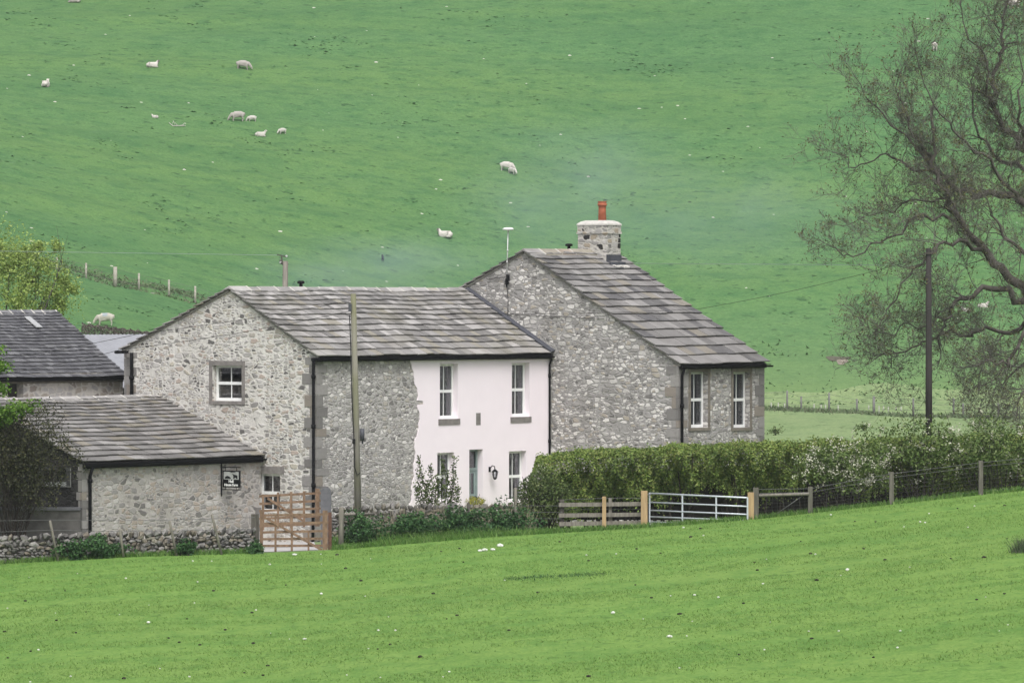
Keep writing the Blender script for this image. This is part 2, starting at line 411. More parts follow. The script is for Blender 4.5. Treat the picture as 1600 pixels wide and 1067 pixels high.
M['leaf_bright'] = leafmat('bright_spray_leaf', [(.07,.15,.02), (.12,.23,.03), (.20,.32,.06)], .3)
M['leaf_bramble'] = leafmat('bramble_leaf', [(.020,.060,.020), (.035,.090,.028), (.055,.125,.04), (.085,.165,.05)], .15)
M['leaf_shrub'] = leafmat('shrub_leaf', [(.035,.06,.018), (.07,.11,.03), (.12,.17,.05), (.18,.21,.09)], .2)
M['leaf_haw'] = leafmat('hawthorn_leaf', [(.055,.10,.024), (.09,.145,.035), (.14,.20,.055), (.20,.245,.10)], .15)
M['blossom'] = leafmat('may_blossom', [(.40,.40,.30), (.48,.48,.38), (.58,.57,.48)], .15)
M['yellow_leaf'] = leafmat('golden_plant_leaf', [(.22,.24,.03), (.34,.33,.05), (.42,.38,.08)], .2)
M['bud'] = leafmat('ash_bud_leaf', [(.08,.085,.035), (.12,.12,.045), (.15,.16,.06), (.11,.09,.055)], .1)
M['hedge_brown'] = leafmat('brown_clipped_twigs', [(.075,.06,.055), (.11,.09,.082), (.15,.125,.115)], .05)
M['blade'] = leafmat('sward_blade', [(.112,.205,.042), (.145,.255,.056), (.185,.295,.073), (.23,.33,.10)], .3)
M['blade_long'] = leafmat('long_grass_blade', [(0.060,0.144,0.026), (0.096,0.204,0.036), (0.144,0.264,0.054), (0.228,0.312,0.108)], .25)
M['blade_dry'] = leafmat('dry_stalk', [(.24,.22,.16), (.30,.27,.19), (.18,.18,.11)], .2)
M['blade_rough'] = leafmat('rough_grass_blade', [(.06,.10,.048), (.08,.125,.06), (.13,.125,.085), (.10,.15,.07)], .2)
M['blade_bank'] = leafmat('bank_grass_blade', [(.10,.15,.075), (.13,.18,.09), (.17,.17,.11), (.15,.21,.10)], .25)
M['field'] = pasture('near_pasture', [(.098,.188,.036), (.134,.240,.052), (.178,.288,.075)], (.076,.174,.036), (.156,.246,.060), .38, .8, 2.0, .4, None, .4, None, .5)
M['valley'] = pasture('valley_grass', [(.155,.222,.095), (.182,.252,.11), (.225,.28,.14)], (.12,.19,.08), (.20,.258,.122), .3, .8, 1.0, .5, None, .5)
M['hill'] = pasture('hill_pasture', [(0.058,0.137,0.052), (0.080,0.170,0.064), (0.105,0.202,0.076)], (0.043,0.117,0.046), (0.108,0.193,0.059), .9, .55, 1.25, .6, (0.467,0.058,0.947), .5, (0.142,0.216,0.084))

# ------------------------------------------------------------------ terrain
EP = [(-60, 905), (0, 880), (200, 869), (410, 863), (520, 859), (640, 849), (760, 839), (880, 832), (1000, 825), (1175, 812), (1260, 803), (1390, 789), (1530, 774), (1600, 767), (1700, 757)]
def edgeY(X): return 162.0 + 0.03 * np.clip(X, -25, 25)
_ex = np.array([xat(p, 162) for p, _ in EP]); _ez = np.array([zat(y, 162) for _, y in EP])
def zedge(X): return np.interp(X, _ex, _ez)
LP = np.array([(150, -1.2), (185, -1), (235, 0), (280, 4), (310, 7.1), (330, 10.1), (340, 12.0), (420, 32.4), (540, 70)])
RP = np.array([(150, -1.0), (200, -1), (255, -.6), (330, -.1), (336, .4), (346, 3.3), (352, 5.3), (420, 32.4), (540, 74)])
def nz(X, Y, k, seed):
    r = np.random.default_rng(seed); out = 0
    for i in range(7):
        a = r.uniform(0, 6.28); f = k * r.uniform(.6, 1.7); ph = r.uniform(0, 6.28)
        out = out + np.sin((X*math.cos(a)*.45 + Y*math.sin(a)) * f + ph) / 7
    return out
def ground(X, Y):
    X = np.asarray(X, float); Y = np.asarray(Y, float)
    E = edgeY(X); ze = zedge(X)
    # near field
    d = E - Y
    near = ze + np.interp(d, [0, 12, 47, 72, 102, 162, 210], [0, -.22, -1.32, -1.75, -.4, 5.6, 8])
    near = near + .05 * nz(X, Y, .35, 3) * np.clip(d / 4, 0, 1)
    # yard, valley and hillside
    s = X * FPX / (np.maximum(Y, 100) * 800)
    w = np.clip((s + 1) / 1.2, -.4, 1)
    far = np.interp(Y, LP[:, 0], LP[:, 1]) * (1 - w) + np.interp(Y, RP[:, 0], RP[:, 1]) * w
    hf = np.clip((Y - 250) / 60, 0, 1)
    far = far + hf * (.28 * nz(X, Y, .14, 5) + .13 * nz(X, Y, .5, 6) + .05 * nz(X, Y, 1.6, 8) + .10 * np.sin((Y - .17*X)*.85 + 3*nz(X, Y, .06, 9)) * np.clip((Y-335)/15, 0, 1))
    zb = np.interp(X, [-18, -8, 0, 16], [-1.45, -1.25, -.95, -.7])
    yard = zb + (far - zb) * np.clip((Y - 172) / 14, 0, 1)
    k = np.clip((Y - E) / 2.5, 0, 1); k = k * k * (3 - 2 * k)
    return np.where(Y <= E, near, ze * (1 - k) + yard * k)
def gz(x, y): return float(ground(x, y))
def hit(px, py, d0=236.0, d1=520.0):
    for d in np.arange(d0, d1, .25):
        if gz(xat(px, d), d) >= zat(py, d): return at(px, py, d)
    return at(px, py, d1)

def sheet(name, rows, X0, X1, nx, mat):
    """rows: function j -> Y array for the X row"""
    V = []; 
    for a, w in rows:
        X = np.linspace(X0, X1, nx) * w
        Y = a(X) if callable(a) else np.full(nx, float(a))
        V.append(np.stack([X, Y, ground(X, Y)], 1))
    V = np.concatenate(V); ny = len(rows)
    me = bpy.data.meshes.new(name)
    I = np.arange(ny * nx).reshape(ny, nx)
    F = np.stack([I[:-1, :-1], I[:-1, 1:], I[1:, 1:], I[1:, :-1]], -1).reshape(-1, 4)
    me.from_pydata(V.tolist(), [], F.tolist()); me.polygons.foreach_set('use_smooth', [True] * len(F)); me.materials.append(mat)
    o = bpy.data.objects.new(name, me); COL.objects.link(o); o['kind'] = 'structure'
    return o
ew = lambda k: (lambda X: edgeY(X) + k)
rows = [(y, 1) for y in (-45, -30, -15, 0, 15, 30, 45, 60, 75, 90, 100)] + [(y, 1) for y in np.arange(104, 158.5, .5)]
rows += [((lambda X, q=q: 158.2*(1-q) + edgeY(X)*q), 1) for q in np.linspace(.1, 1, 9)]
sheet('foreground_field', rows, -60, 60, 241, M['field'])
rows = [(ew(k), 1) for k in np.linspace(0, 4, 13)] + [((lambda X, q=q: (edgeY(X)+4)*(1-q) + 236*q), 1) for q in np.linspace(.03, 1, 60)]
sheet('valley_field', rows, -80, 80, 161, M['valley'])
# hill is pasture from the left; the flat meadow carries on to the far fence on the right
def split(X): return np.interp(X, [-80, -12, 0, 14, 80], [236.0, 236.5, 310, 338.5, 339]) + 1.2*np.sin(X*.31) + .6*np.sin(X*.83)
sheet('meadow', [((lambda X, q=q: 236*(1-q) + split(X)*q), 1) for q in np.linspace(0, 1, 90)], -80, 80, 161, M['valley'])
sheet('hillside', [((lambda X, q=q: split(X)*(1-q) + 430*q), 1) for q in np.linspace(0, 1, 330)] + [(y, 1) for y in (440, 460, 490, 540)], -80, 80, 281, M['hill'])

# ------------------------------------------------------------------ house frame
HA = Vector((xat(495, 170), 170, 0)); HR = math.atan2(.8, .6)
HM = Matrix.Translation(HA) @ Matrix.Rotation(HR, 4, 'Z')
def hw(t, u, z): return HM @ Vector((t, u, z))
def tf(px, u=0.0):   # t where the plane u=const is seen at column px
    q = px - 800; ox = HA.x - .8*u; oy = HA.y + .6*u
    return (q*oy - FPX*ox) / (FPX*.6 - q*.8)
def uf(px, t=0.0):
    q = px - 800; ox = HA.x + .6*t; oy = HA.y + .8*t
    return (q*oy - FPX*ox) / (-FPX*.8 - q*.6)
def fd(t, u): return HA.y + .8*t + .6*u
def tz(px, py, u=0.0): t = tf(px, u); return t, zat(py, fd(t, u))
def uz(px, py, t=0.0): u = uf(px, t); return u, zat(py, fd(t, u))

def wall_panel(mb, to, x0, x1, z0, z1, holes=(), depth=.45, reveal=True):
    """flat wall with rectangular openings; to(x, depth_inward, z) -> local point"""
    xs = sorted({x0, x1, *[h[0] for h in holes], *[h[1] for h in holes]})
    zs = sorted({z0, z1, *[h[2] for h in holes], *[h[3] for h in holes]})
    for a, b in zip(xs, xs[1:]):
        for c, e in zip(zs, zs[1:]):
            mx, mz = (a+b)/2, (c+e)/2
            if any(h[0] < mx < h[1] and h[2] < mz < h[3] for h in holes): continue
            mb.poly([to(a, 0, c), to(b, 0, c), to(b, 0, e), to(a, 0, e)])
    if reveal:
        for h in holes:
            mb.poly([to(h[0], 0, h[2]), to(h[0], 0, h[3]), to(h[0], depth, h[3]), to(h[0], depth, h[2])])
            mb.poly([to(h[1], 0, h[2]), to(h[1], depth, h[2]), to(h[1], depth, h[3]), to(h[1], 0, h[3])])
            mb.poly([to(h[0], 0, h[3]), to(h[1], 0, h[3]), to(h[1], depth, h[3]), to(h[0], depth, h[3])])
            mb.poly([to(h[0], 0, h[2]), to(h[0], depth, h[2]), to(h[1], depth, h[2]), to(h[1], 0, h[2])])

def window(parent, FM, to, x0, x1, z0, z1, rec=.16, bars=(1, 0), curtain=None, sill=None, surround=None, mid=.5, sash=True, label=None, lintel=None):
    """sash window as a part: frame mesh with glass, sill, curtain and stone surround under it"""
    def bx(mb, a0, a1, c0, c1, d0, d1):
        mb.hexpts([to(a0,d0,c0), to(a1,d0,c0), to(a1,d1,c0), to(a0,d1,c0), to(a0,d0,c1), to(a1,d0,c1), to(a1,d1,c1), to(a0,d1,c1)])
    g = .004; x0 += g; x1 -= g; z0 += g; z1 -= g
    fw = .075; mb = MB(FM)
    bx(mb, x0, x0+fw, z0, z1, rec, rec+.1); bx(mb, x1-fw, x1, z0, z1, rec, rec+.1)
    bx(mb, x0+fw, x1-fw, z1-fw, z1, rec, rec+.1); bx(mb, x0+fw, x1-fw, z0, z0+.10, rec-.015, rec+.1)
    zm = z0 + (z1 - z0) * mid
    bx(mb, x0+fw, x1-fw, zm-.05, zm+.05, rec+.012, rec+.07)
    for k in range(bars[0]):
        xb = x0 + (x1 - x0) * (k + 1) / (bars[0] + 1)
        bx(mb, xb-.016, xb+.016, z0+.10, zm-.05, rec+.03, rec+.06); bx(mb, xb-.016, xb+.016, zm+.05, z1-fw, rec+.02, rec+.05)
    fr = mb.build('window', M['white'], parent, label)
    mb = MB(FM); bx(mb, x0+fw, x1-fw, z0+.10, zm-.05, rec+.040, rec+.046); bx(mb, x0+fw, x1-fw, zm+.05, z1-fw, rec+.030, rec+.036)
    mb.build('glass', M['glass'], fr)
    if curtain:
        mb = MB(FM); a, b = x0 + (x1-x0)*curtain[0], x0 + (x1-x0)*curtain[1]; n = 24; H0, H1 = z0 + (z1-z0)*curtain[2], z0 + (z1-z0)*curtain[3]
        pr = None
        for k in range(n + 1):
            x = a + (b-a)*k/n; dd = rec + .17 + .022*math.sin(k*1.9)
            if pr: mb.poly([to(pr[0], pr[1], H0), to(x, dd, H0), to(x, dd, H1), to(pr[0], pr[1], H1)], True)
            pr = (x, dd)
        mb.build('curtain', M['curtain'], fr)
    if sill:
        mb = MB(FM); bx(mb, x0-sill[0], x1+sill[0], z0-g-sill[1]-.004, z0-g-.006, -.05, rec+.02); mb.build('sill', sill[2] if len(sill) > 2 else M['grey_dressing'], fr)
    if surround:
        w, m = surround; mb = MB(FM); e = .006
        bx(mb, x0-w, x0-e, z0+.003, z1-.003, -.022, rec-.01); bx(mb, x1+e, x1+w, z0+.003, z1-.003, -.022, rec-.01)
        bx(mb, x0-w, x1+w, z1+.004, z1+w*1.15, -.028, rec-.01); bx(mb, x0-w, x1+w, z0-w*.85, z0-.006, -.04, rec+.02)
        mb.build('surround', m, fr)
    if lintel:
        mb = MB(FM); bx(mb, x0-.18, x1+.18, z1+.006, z1+.25, -.022, rec-.01); mb.build('lintel', lintel, fr)
    return fr

def quoins(mb, to1, to2, z0, z1, n, h=None):
    """alternating corner blocks; to1/to2 give the two wall faces (x away from the corner)"""
    z = z0; k = 0
    while z < z1 - .1:
        hh = random.uniform(.26, .42); e = min(z + hh - .018, z1)
        a, b = (random.uniform(.48, .62), random.uniform(.26, .34)) if k % 2 else (random.uniform(.26, .34), random.uniform(.48, .62))
        o = -.018
        mb.hexpts([to1(o, o, z), to1(a, o, z), to1(a, .1, z), to1(o, .1, z), to1(o, o, e), to1(a, o, e), to1(a, .1, e), to1(o, .1, e)])
        mb.hexpts([to2(.085, o, z), to2(b, o, z), to2(b, .1, z), to2(.085, .1, z), to2(.085, o, e), to2(b, o, e), to2(b, .1, e), to2(.085, .1, e)])
        z += hh; k += 1

def slates(mb, to, L0, L1, S, n, e0, e1, wide=(.28, .60), thick=.032, gap=.024, jag=.03, seed=1, sag=.02):
    """courses of separate stone slates. to(x, s, h): x along eave, s up the slope, h off the slope"""
    r = random.Random(seed)
    ex = [e0 + (e1 - e0) * k / (n - 1) for k in range(n)]; k0 = S / sum(ex); ex = [e * k0 for e in ex]
    s = 0
    for k in range(n):
        e = ex[k]; x = L0 + r.uniform(-jag, jag); kk = 1 - .45 * k / n
        while x < L1 - .02:
            w = r.uniform(*wide) * kk; xe = min(x + w, L1 + r.uniform(-jag, jag))
            if L1 - xe < .12: xe = L1 + r.uniform(-jag, jag)
            y0 = s + r.uniform(-.014, .014); y1 = min(s + e + .09, S + .02)
            wob = lambda q: sag * math.sin(q * .9 + seed) + sag * .6 * math.sin(q * 2.3 + seed * 2 + s)
            a, b = x + .004, xe - .004
            th = thick * r.uniform(.75, 1.3); lift = gap + r.uniform(0, .010); tw = r.uniform(-.006, .006)
            lo = .040 + lift
            mb.hexpts([to(a, y0, lo+wob(a)), to(b, y0+tw, lo+wob(b)), to(b, y1, .004+wob(b)), to(a, y1, .004+wob(a)),
                       to(a, y0, lo+th+wob(a)), to(b, y0+tw, lo+th+wob(b)), to(b, y1, .004+th+wob(b)), to(a, y1, .004+th+wob(a))])
            x = xe
            if xe > L1 - .05: break
        s += e

JB = []
def ridge_tiles(mb, FM, t0, t1, u, z, sf, sb, wide=.26, unit=(.55, .95), th=.07, seed=0):
    r = random.Random(seed); t = t0
    while t < t1 - .05:
        e = min(t + r.uniform(*unit), t1); dz = r.uniform(-.012, .012)
        if t1 - e < .25: e = t1
        a, b = t + .006, e - .006; z0 = z + dz + .09
        for sg, sl in ((-1, sf), (1, sb)):
            du = sg * wide; zz = z0 - wide * sl
            mb.hexpts([(a, u, z0-th), (b, u, z0-th), (b, u+du, zz-th), (a, u+du, zz-th), (a, u, z0+.012), (b, u, z0+.012), (b, u+du, zz), (a, u+du, zz)])
        JB.append((e, u, z0, sf, sb, wide))
        t = e
def ridge_build(mb, mat, roof):
    """ridge stones with their pale mortar joints as a second material of the same mesh"""
    n = len(mb.f)
    for e, u, z0, sf, sb, wide in JB:
        for sg, sl in ((-1, sf), (1, sb)):
            du = sg*(wide-.01); zz = z0 - (wide-.01)*sl; a, b = e-.028, e+.028
            mb.hexpts([(a, u, z0-.05), (b, u, z0-.05), (b, u+du, zz-.05), (a, u+du, zz-.05), (a, u, z0+.022), (b, u, z0+.022), (b, u+du, zz+.012), (a, u+du, zz+.012)])
    JB.clear(); o = mb.build('ridge_stones', mat, roof); o.data.materials.append(M['joint'])
    o.data.polygons.foreach_set('material_index', [0]*n + [1]*(len(mb.f)-n)); return o

def gutter(mb, a, b, r=.062):
    a = Vector(a); b = Vector(b); d = (b - a).normalized(); sx = d.cross(Vector((0, 0, 1))).normalized(); n = 7
    for rr, sm in ((r, 1), (r*.86, 1)):
        for k in range(n):
            p = []
            for q in (k, k + 1):
                an = math.pi + math.pi * q / n; p.append(sx*math.cos(an)*rr + Vector((0, 0, math.sin(an)*rr)))
            mb.poly([a+p[0], b+p[0], b+p[1], a+p[1]], True)
    for q in (a, b):
        mb.poly([q + sx*math.cos(math.pi+math.pi*k/n)*r + Vector((0, 0, math.sin(math.pi+math.pi*k/n)*r)) for k in range(n+1)])
    mb.bar(a + sx*0 + Vector((0, 0, .03)) - sx*r*.9, b + Vector((0, 0, .03)) - sx*r*.9, .02, .03)

def downpipe(mb, pts, r=.05, collars=()):
    mb.tube(pts, r, 8)
    for c in collars:
        mb.tube([Vector(c) - Vector((0, 0, .06)), Vector(c) + Vector((0, 0, .06))], r*1.5, 8)

# ------------------------------------------------------------------ FARMHOUSE (long wing)
GZ = -1.35
L = 13.0
zE = 4.99; zR = 7.19; uR = 3.74; uB = 8.46; zBk = 5.16
house = thing('farmhouse', 'long two storey stone farmhouse wing, half its front in pale pink render', 'house', (HA.x, HA.y, GZ), HR)
front = lambda x, d, z: (x, d, z)
gab = lambda x, d, z: (d, x, z)
def opening_front(pxl, pxr, pyt, pyb, u=0.0):
    t0, zt = tz(pxl, pyt, u); t1, _ = tz(pxr, pyt, u); tm = (t0+t1)/2
    return (t0, t1, zat(pyb, fd(tm, u)), zat(pyt, fd(tm, u)))
hUL = opening_front(686.5, 715, 568.5, 654); hUR = opening_front(799, 826.5, 568.5, 653.5)
hLL = opening_front(682.5, 709, 707, 783); hLR = opening_front(794.5, 821.5, 704.5, 784)
hD = opening_front(732.5, 753.5, 702, 790); hD = (hD[0], hD[1], -.95, hD[3])
hUR = (hUR[0], hUR[1], hUL[2], hUL[3])
holesF = [hUL, hUR, hLL, hLR, hD]
def opening_gable(pxl, pxr, pyt, pyb, t=0.0):
    u1, _ = uz(pxl, pyt, t); u0, _ = uz(pxr, pyt, t); um = (u0+u1)/2
    return (u0, u1, zat(pyb, fd(t, um)), zat(pyt, fd(t, um)))
hG1 = opening_gable(332, 378, 571, 626.5); hG2 = opening_gable(404, 437.5, 740, 800)
mb = MB(HM)
wall_panel(mb, front, 0, L, GZ, zE+.08, holesF, .45, False)
for h in (): pass
wall_panel(mb, lambda x, d, z: (x, uB - d, z), 0, L, GZ, zBk+.06)
mb.build('wall', M['front_stone'], house)
mb = MB(HM)
wall_panel(mb, gab, 0, uB, GZ, zE, [hG1, hG2], .4, True)
mb.poly([(0, 0, zE), (0, uB, zE), (0, uB, zBk), (0, uR, zR), ])
mb.build('gable_wall', M['gable_stone'], house, 'gable wall of pale pointed rubble with darker stones')
# pink render coat with ragged edge
bd = [(640, 552), (641, 560), (645, 585), (648, 598), (651, 607), (652, 624), (652.5, 640), (655, 650), (655, 661), (653, 672), (648, 685), (648, 700), (647, 720), (645, 745), (643, 765), (640, 800), (640, 880)]
bpt = [tz(px, py) for px, py in bd]; bz = np.array([q[1] for q in bpt])[::-1]; bt = np.array([q[0] for q in bpt])[::-1]
nrA, nrB = tz(653, 632)[1], tz(653, 626)[1]
def bleft(z):
    v = float(np.interp(z, bz, bt)) + .035*math.sin(z*9) + .02*math.sin(z*23+1)
    if nrA < z < nrB: v += .32
    return v
mb = MB(HM); o = -.022
zs = sorted(set([GZ, zE+.02, nrA-.01, nrA+.01, nrB-.01, nrB+.01] + [h[k] for h in holesF for k in (2, 3)] + list(np.arange(GZ+.07, zE, .085))))
zs = [z for z in zs if GZ <= z <= zE+.02]
for c, e in zip(zs, zs[1:]):
    if e - c < 1e-5: continue
    zm = (c+e)/2; hs = sorted([h for h in holesF if h[2] < zm < h[3]])
    xs0, xs1 = bleft(c), bleft(e); cur0, cur1 = xs0, xs1
    for h in hs:
        mb.poly([(cur0, o, c), (h[0], o, c), (h[0], o, e), (cur1, o, e)]); cur0 = cur1 = h[1]
    mb.poly([(cur0, o, c), (L-.005, o, c), (L-.005, o, e), (cur1, o, e)])
    mb.poly([(xs0, .0, c), (xs0, o, c), (xs1, o, e), (xs1, .0, e)])
for h in holesF:
    for pts in ([(h[0],o,h[2]),(h[0],o,h[3]),(h[0],.45,h[3]),(h[0],.45,h[2])], [(h[1],o,h[2]),(h[1],.45,h[2]),(h[1],.45,h[3]),(h[1],o,h[3])],
                [(h[0],o,h[3]),(h[1],o,h[3]),(h[1],.45,h[3]),(h[0],.45,h[3])], [(h[0],o,h[2]),(h[0],.45,h[2]),(h[1],.45,h[2]),(h[1],o,h[2])]):
        mb.poly(pts)
mb.build('pink_render', M['pink'], house, 'pale pink render ending in a ragged edge against bare stone')
for h, cur, sl in ((hUL, (.45, 1, 0, 1), 1), (hUR, (.45, 1, 0, 1), 1), (hLL, (.4, 1, .3, 1), 0), (hLR, (.5, 1, .45, 1), 0)):
    window(house, HM, front, *h, rec=.19, curtain=cur, sill=(.09, .20) if sl else None)
# slot vent
a = opening_front(743, 750, 645, 664)
mb = MB(HM); mb.box((a[0], -.03, a[2]), (a[1], .02, a[3])); mb.build('slot_stone', M['grey_dressing'], house)
# door with transom light
mb = MB(HM); x0, x1, z0, z1 = hD[0]+.004, hD[1]-.004, hD[2], hD[3]-.004; zt = z1 - (z1-z0)*.26
for (a0, a1, c0, c1) in ((x0, x0+.07, z0, z1), (x1-.07, x1, z0, z1), (x0+.07, x1-.07, z1-.07, z1), (x0+.07, x1-.07, zt-.045, zt+.045)):
    mb.box((a0, .2, c0), (a1, .3, c1))
for (a0, a1) in ((x0+.075, x0+.17), (x1-.17, x1-.075)): mb.box((a0, .225, z0+.02), (a1, .27, zt-.05))
zz = z0 + (zt-z0)*np.array([0, .1, .5, .56, .93, 1.0])
for c0, c1 in ((zz[0]+.02, zz[1]+.12), (zz[2], zz[3]), (zz[4], zz[5]-.05)): mb.box((x0+.17, .228, c0), (x1-.17, .268, c1))
xm = (x0+x1)/2; mb.box((xm-.018, .23, zz[1]+.12), (xm+.018, .266, zz[4]))
door = mb.build('door', M['sage'], house)
mb = MB(HM); mb.box((x0+.172, .25, zz[1]+.12), (x1-.172, .255, zz[4])); mb.box((x0+.07, .25, zt+.045), (x1-.07, .255, z1-.07)); mb.build('glass', M['glass'], door)
mb = MB(HM); mb.box((x0+.172, .30, zz[1]+.1), (x1-.172, .305, zz[4])); mb.build('blind', M['curtain'], door)
mb = MB(HM); mb.tube([(x1-.12, .20, z0+1.0), (x1-.12, .225, z0+1.0)], .025, 8); mb.build('handle', M['black'], door)
window(house, HM, gab, *hG1, rec=.2, surround=(.14, M['grey_dressing']), label='white gable window in a grey stone surround')
window(house, HM, gab, *hG2, rec=.16, lintel=M['grey_dressing'])
mb = MB(HM); quoins(mb, lambda x, d, z: (x, d, z), lambda x, d, z: (d, x, z), GZ+.2, zE-.05, 14)
mb.build('quoins', M['quoin'], house)
mb = MB(HM); quoins(mb, lambda x, d, z: (x, uB-d, z), lambda x, d, z: (d, uB-x, z), GZ+.2, zBk-.1, 14); mb.build('quoins', M['quoin'], house)
# roof
sf = (zR-zE)/uR; sb = (zR-zBk)/(uB-uR); Lf = math.hypot(uR, zR-zE); Lb = math.hypot(uB-uR, zR-zBk)
def slope_to(u0, z0, du, dz):
    l = math.hypot(du, dz); cu, cz = du/l, dz/l; nu, nzz = -cz * (1 if du > 0 else -1), abs(cu)
    return lambda x, s, h: (x, u0 + cu*s + nu*h, z0 + cz*s + nzz*h)
ov = .16
toF = slope_to(-ov, zE - ov*sf + .03, uR + ov, zR - zE + ov*sf); toB = slope_to(uB+ov, zBk - ov*sb + .03, -(uB+ov-uR), zR - zBk + ov*sb)
mb = MB(HM); slates(mb, toF, -.15, L-.02, Lf + ov*1.16, 13, .42, .25, seed=3)
slates(mb, toB, -.15, L-.02, Lb + ov, 14, .42, .27, seed=5, wide=(.5, 1.0))
mb.p  # slates done
roof = mb.build('roof', M['slate_pale'], house)
mb = MB(HM)
for to, S in ((toF, Lf+.14), (toB, Lb+.14)):
    mb.hexpts([to(.01, .02, -.10), to(L-.01, .02, -.10), to(L-.01, S, -.10), to(.01, S, -.10), to(.01, .02, 0), to(L-.01, .02, 0), to(L-.01, S, 0), to(.01, S, 0)])
mb.build('roof_deck', M['dark_timber'], roof)
mb = MB(HM)
for to, S in ((toF, Lf+.1), (toB, Lb+.1)):
    mb.hexpts([to(-.04, .05, -.07), to(.009, .05, -.07), to(.009, S, -.07), to(-.04, S, -.07), to(-.04, .05, .0), to(.009, .05, .0), to(.009, S, .0), to(-.04, S, .0)])
mb.build('verge_mortar', M['mortar'], roof)
mb = MB(HM); ridge_tiles(mb, HM, -.1, L-.03, uR, zR+.02, sf, sb, seed=2); ridge_build(mb, M['ridge'], roof)
mb = MB(HM); mb.hexpts([toF(L-.17, .0, .11), toF(L-.005, .0, .11), toF(L-.005, Lf+.1, .10), toF(L-.15, Lf+.1, .10), toF(L-.17, .0, .15), toF(L-.005, .0, .21), toF(L-.005, Lf+.1, .19), toF(L-.15, Lf+.1, .14)])
mb.build('lead_flashing', M['lead'], roof)
mb = MB(HM); gutter(mb, (-.12, -.21, zE-.10), (L+.02, -.21, zE-.10)); mb.box((-.02, -.13, zE-.19), (L-.01, -.025, zE-.06)); mb.build('gutter', M['black'], house)
mb = MB(HM); gutter(mb, (L, uB+.2, zBk-.08), (-.25, uB+.2, zBk-.08)); mb.bar((-.25, uB+.2, zBk-.08), (-.25, uB-.35, zBk-.08), .1, .09); mb.build('gutter', M['black'], house)
mb = MB(HM); up = uf(490, -.08); downpipe(mb, [(-.10, up, zE-.12), (-.09, up, zE-.35), (-.09, up, .9), (-.09, up+.03, GZ)], .05, [(-.09, up, 2.65), (-.09, up, .7), (-.09, up, 4.3)])
mb.bar((-.10, -.2, zE-.12), (-.10, up+.05, zE-.12), .1, .1); mb.build('downpipe', M['black'], house)
mb = MB(HM); ub = uf(206, -.08); downpipe(mb, [(-.10, ub, zBk-.10), (-.09, ub, zBk-.4), (-.09, ub, 2)], .06, [(-.09, ub, 4.2)]); mb.build('downpipe', M['black'], house)
mb = MB(HM); c = (4.05, uR+.25, zR); mb.lathe([(.06, -.1), (.06, .22), (.13, .23), (.13, .30), (.08, .33)], c, 10); mb.build('vent_cowl', M['black'], roof)

# ------------------------------------------------------------------ STONE HOUSE (taller gable block)
tB = L; bE = -5.56; bEz = 4.66; bR = 1.07; bRz = 8.58; bBk = 8.4; bBz = bRz - (bBk-bR)*.475; LT = 5.28
block = thing('stone_house', 'taller cobbled gable house with long slate roof and chimney, joined to pink wing', 'house', tuple(hw(tB, bE, GZ)), HR)
gabB = lambda x, d, z: (tB + d, x, z)
frB = lambda x, d, z: (tB + x, bE + d, z)
def openB(pxl, pxr, pyt, pyb):
    t0 = tf(pxl, bE) - tB; t1 = tf(pxr, bE) - tB; d = fd(tB + (t0+t1)/2, bE)
    return (t0, t1, zat(pyb, d), zat(pyt, d))
w1 = openB(1079, 1106, 581, 668); w2 = openB(1145.5, 1171.5, 581, 668)
mb = MB(HM); wall_panel(mb, gabB, bE, bBk, GZ, bEz); mb.poly([gabB(bE, 0, bEz), gabB(bBk, 0, bEz), gabB(bBk, 0, bBz), gabB(bR, 0, bRz)])
mb.build('gable_wall', M['block_stone'], block, 'tall gable wall of pale cobbles in grey mortar')
mb = MB(HM); wall_panel(mb, frB, 0, LT, GZ, bEz+.08, [w1, w2], .4, True)
wall_panel(mb, lambda x, d, z: (tB+x, bBk-d, z), 0, LT, GZ, bBz+.05)
wall_panel(mb, lambda x, d, z: (tB+LT-d, x, z), bE, bBk, GZ, bEz); mb.poly([(tB+LT, bE, bEz), (tB+LT, bBk, bEz), (tB+LT, bBk, bBz), (tB+LT, bR, bRz)])
mb.build('wall', M['block_stone'], block)
for w in (w1, w2): window(block, HM, frB, *w, rec=.2, curtain=(.05, 1, 0, 1), surround=(.13, M['sandstone']))
mb = MB(HM); quoins(mb, lambda x, d, z: frB(x, d, z), lambda x, d, z: (tB + d, bE + x, z), GZ+.2, bEz-.05, 14); mb.build('quoins', M['quoin'], block)
mb = MB(HM); quoins(mb, lambda x, d, z: frB(LT-x, d, z), lambda x, d, z: (tB+LT-d, bE+x, z), GZ+.2, bEz-.05, 14); mb.build('quoins', M['quoin'], block)
bsf = (bRz-bEz)/(bR-bE); bsb = .475; BLf = math.hypot(bR-bE, bRz-bEz); BLb = math.hypot(bBk-bR, bRz-bBz)
to1 = slope_to(bE-ov, bEz-ov*bsf+.03, bR-bE+ov, bRz-bEz+ov*bsf); to2 = slope_to(bBk+ov, bBz-ov*bsb+.03, -(bBk+ov-bR), bRz-bBz+ov*bsb)
mb = MB(HM); slates(mb, to1, tB-.14, tB+LT+.12, BLf+ov*1.16, 17, .56, .28, seed=11, wide=(.36, .80)); slates(mb, to2, tB-.14, tB+LT+.12, BLb+ov, 17, .5, .3, seed=12)
roof2 = mb.build('roof', M['slate_mixed'], block)
mb = MB(HM)
for to, S in ((to1, BLf+.14), (to2, BLb+.14)):
    a, b = tB+.01, tB+LT-.01
    mb.hexpts([to(a,.02,-.10), to(b,.02,-.10), to(b,S,-.10), to(a,S,-.10), to(a,.02,0), to(b,.02,0), to(b,S,0), to(a,S,0)])
mb.build('roof_deck', M['dark_timber'], roof2)
mb = MB(HM)
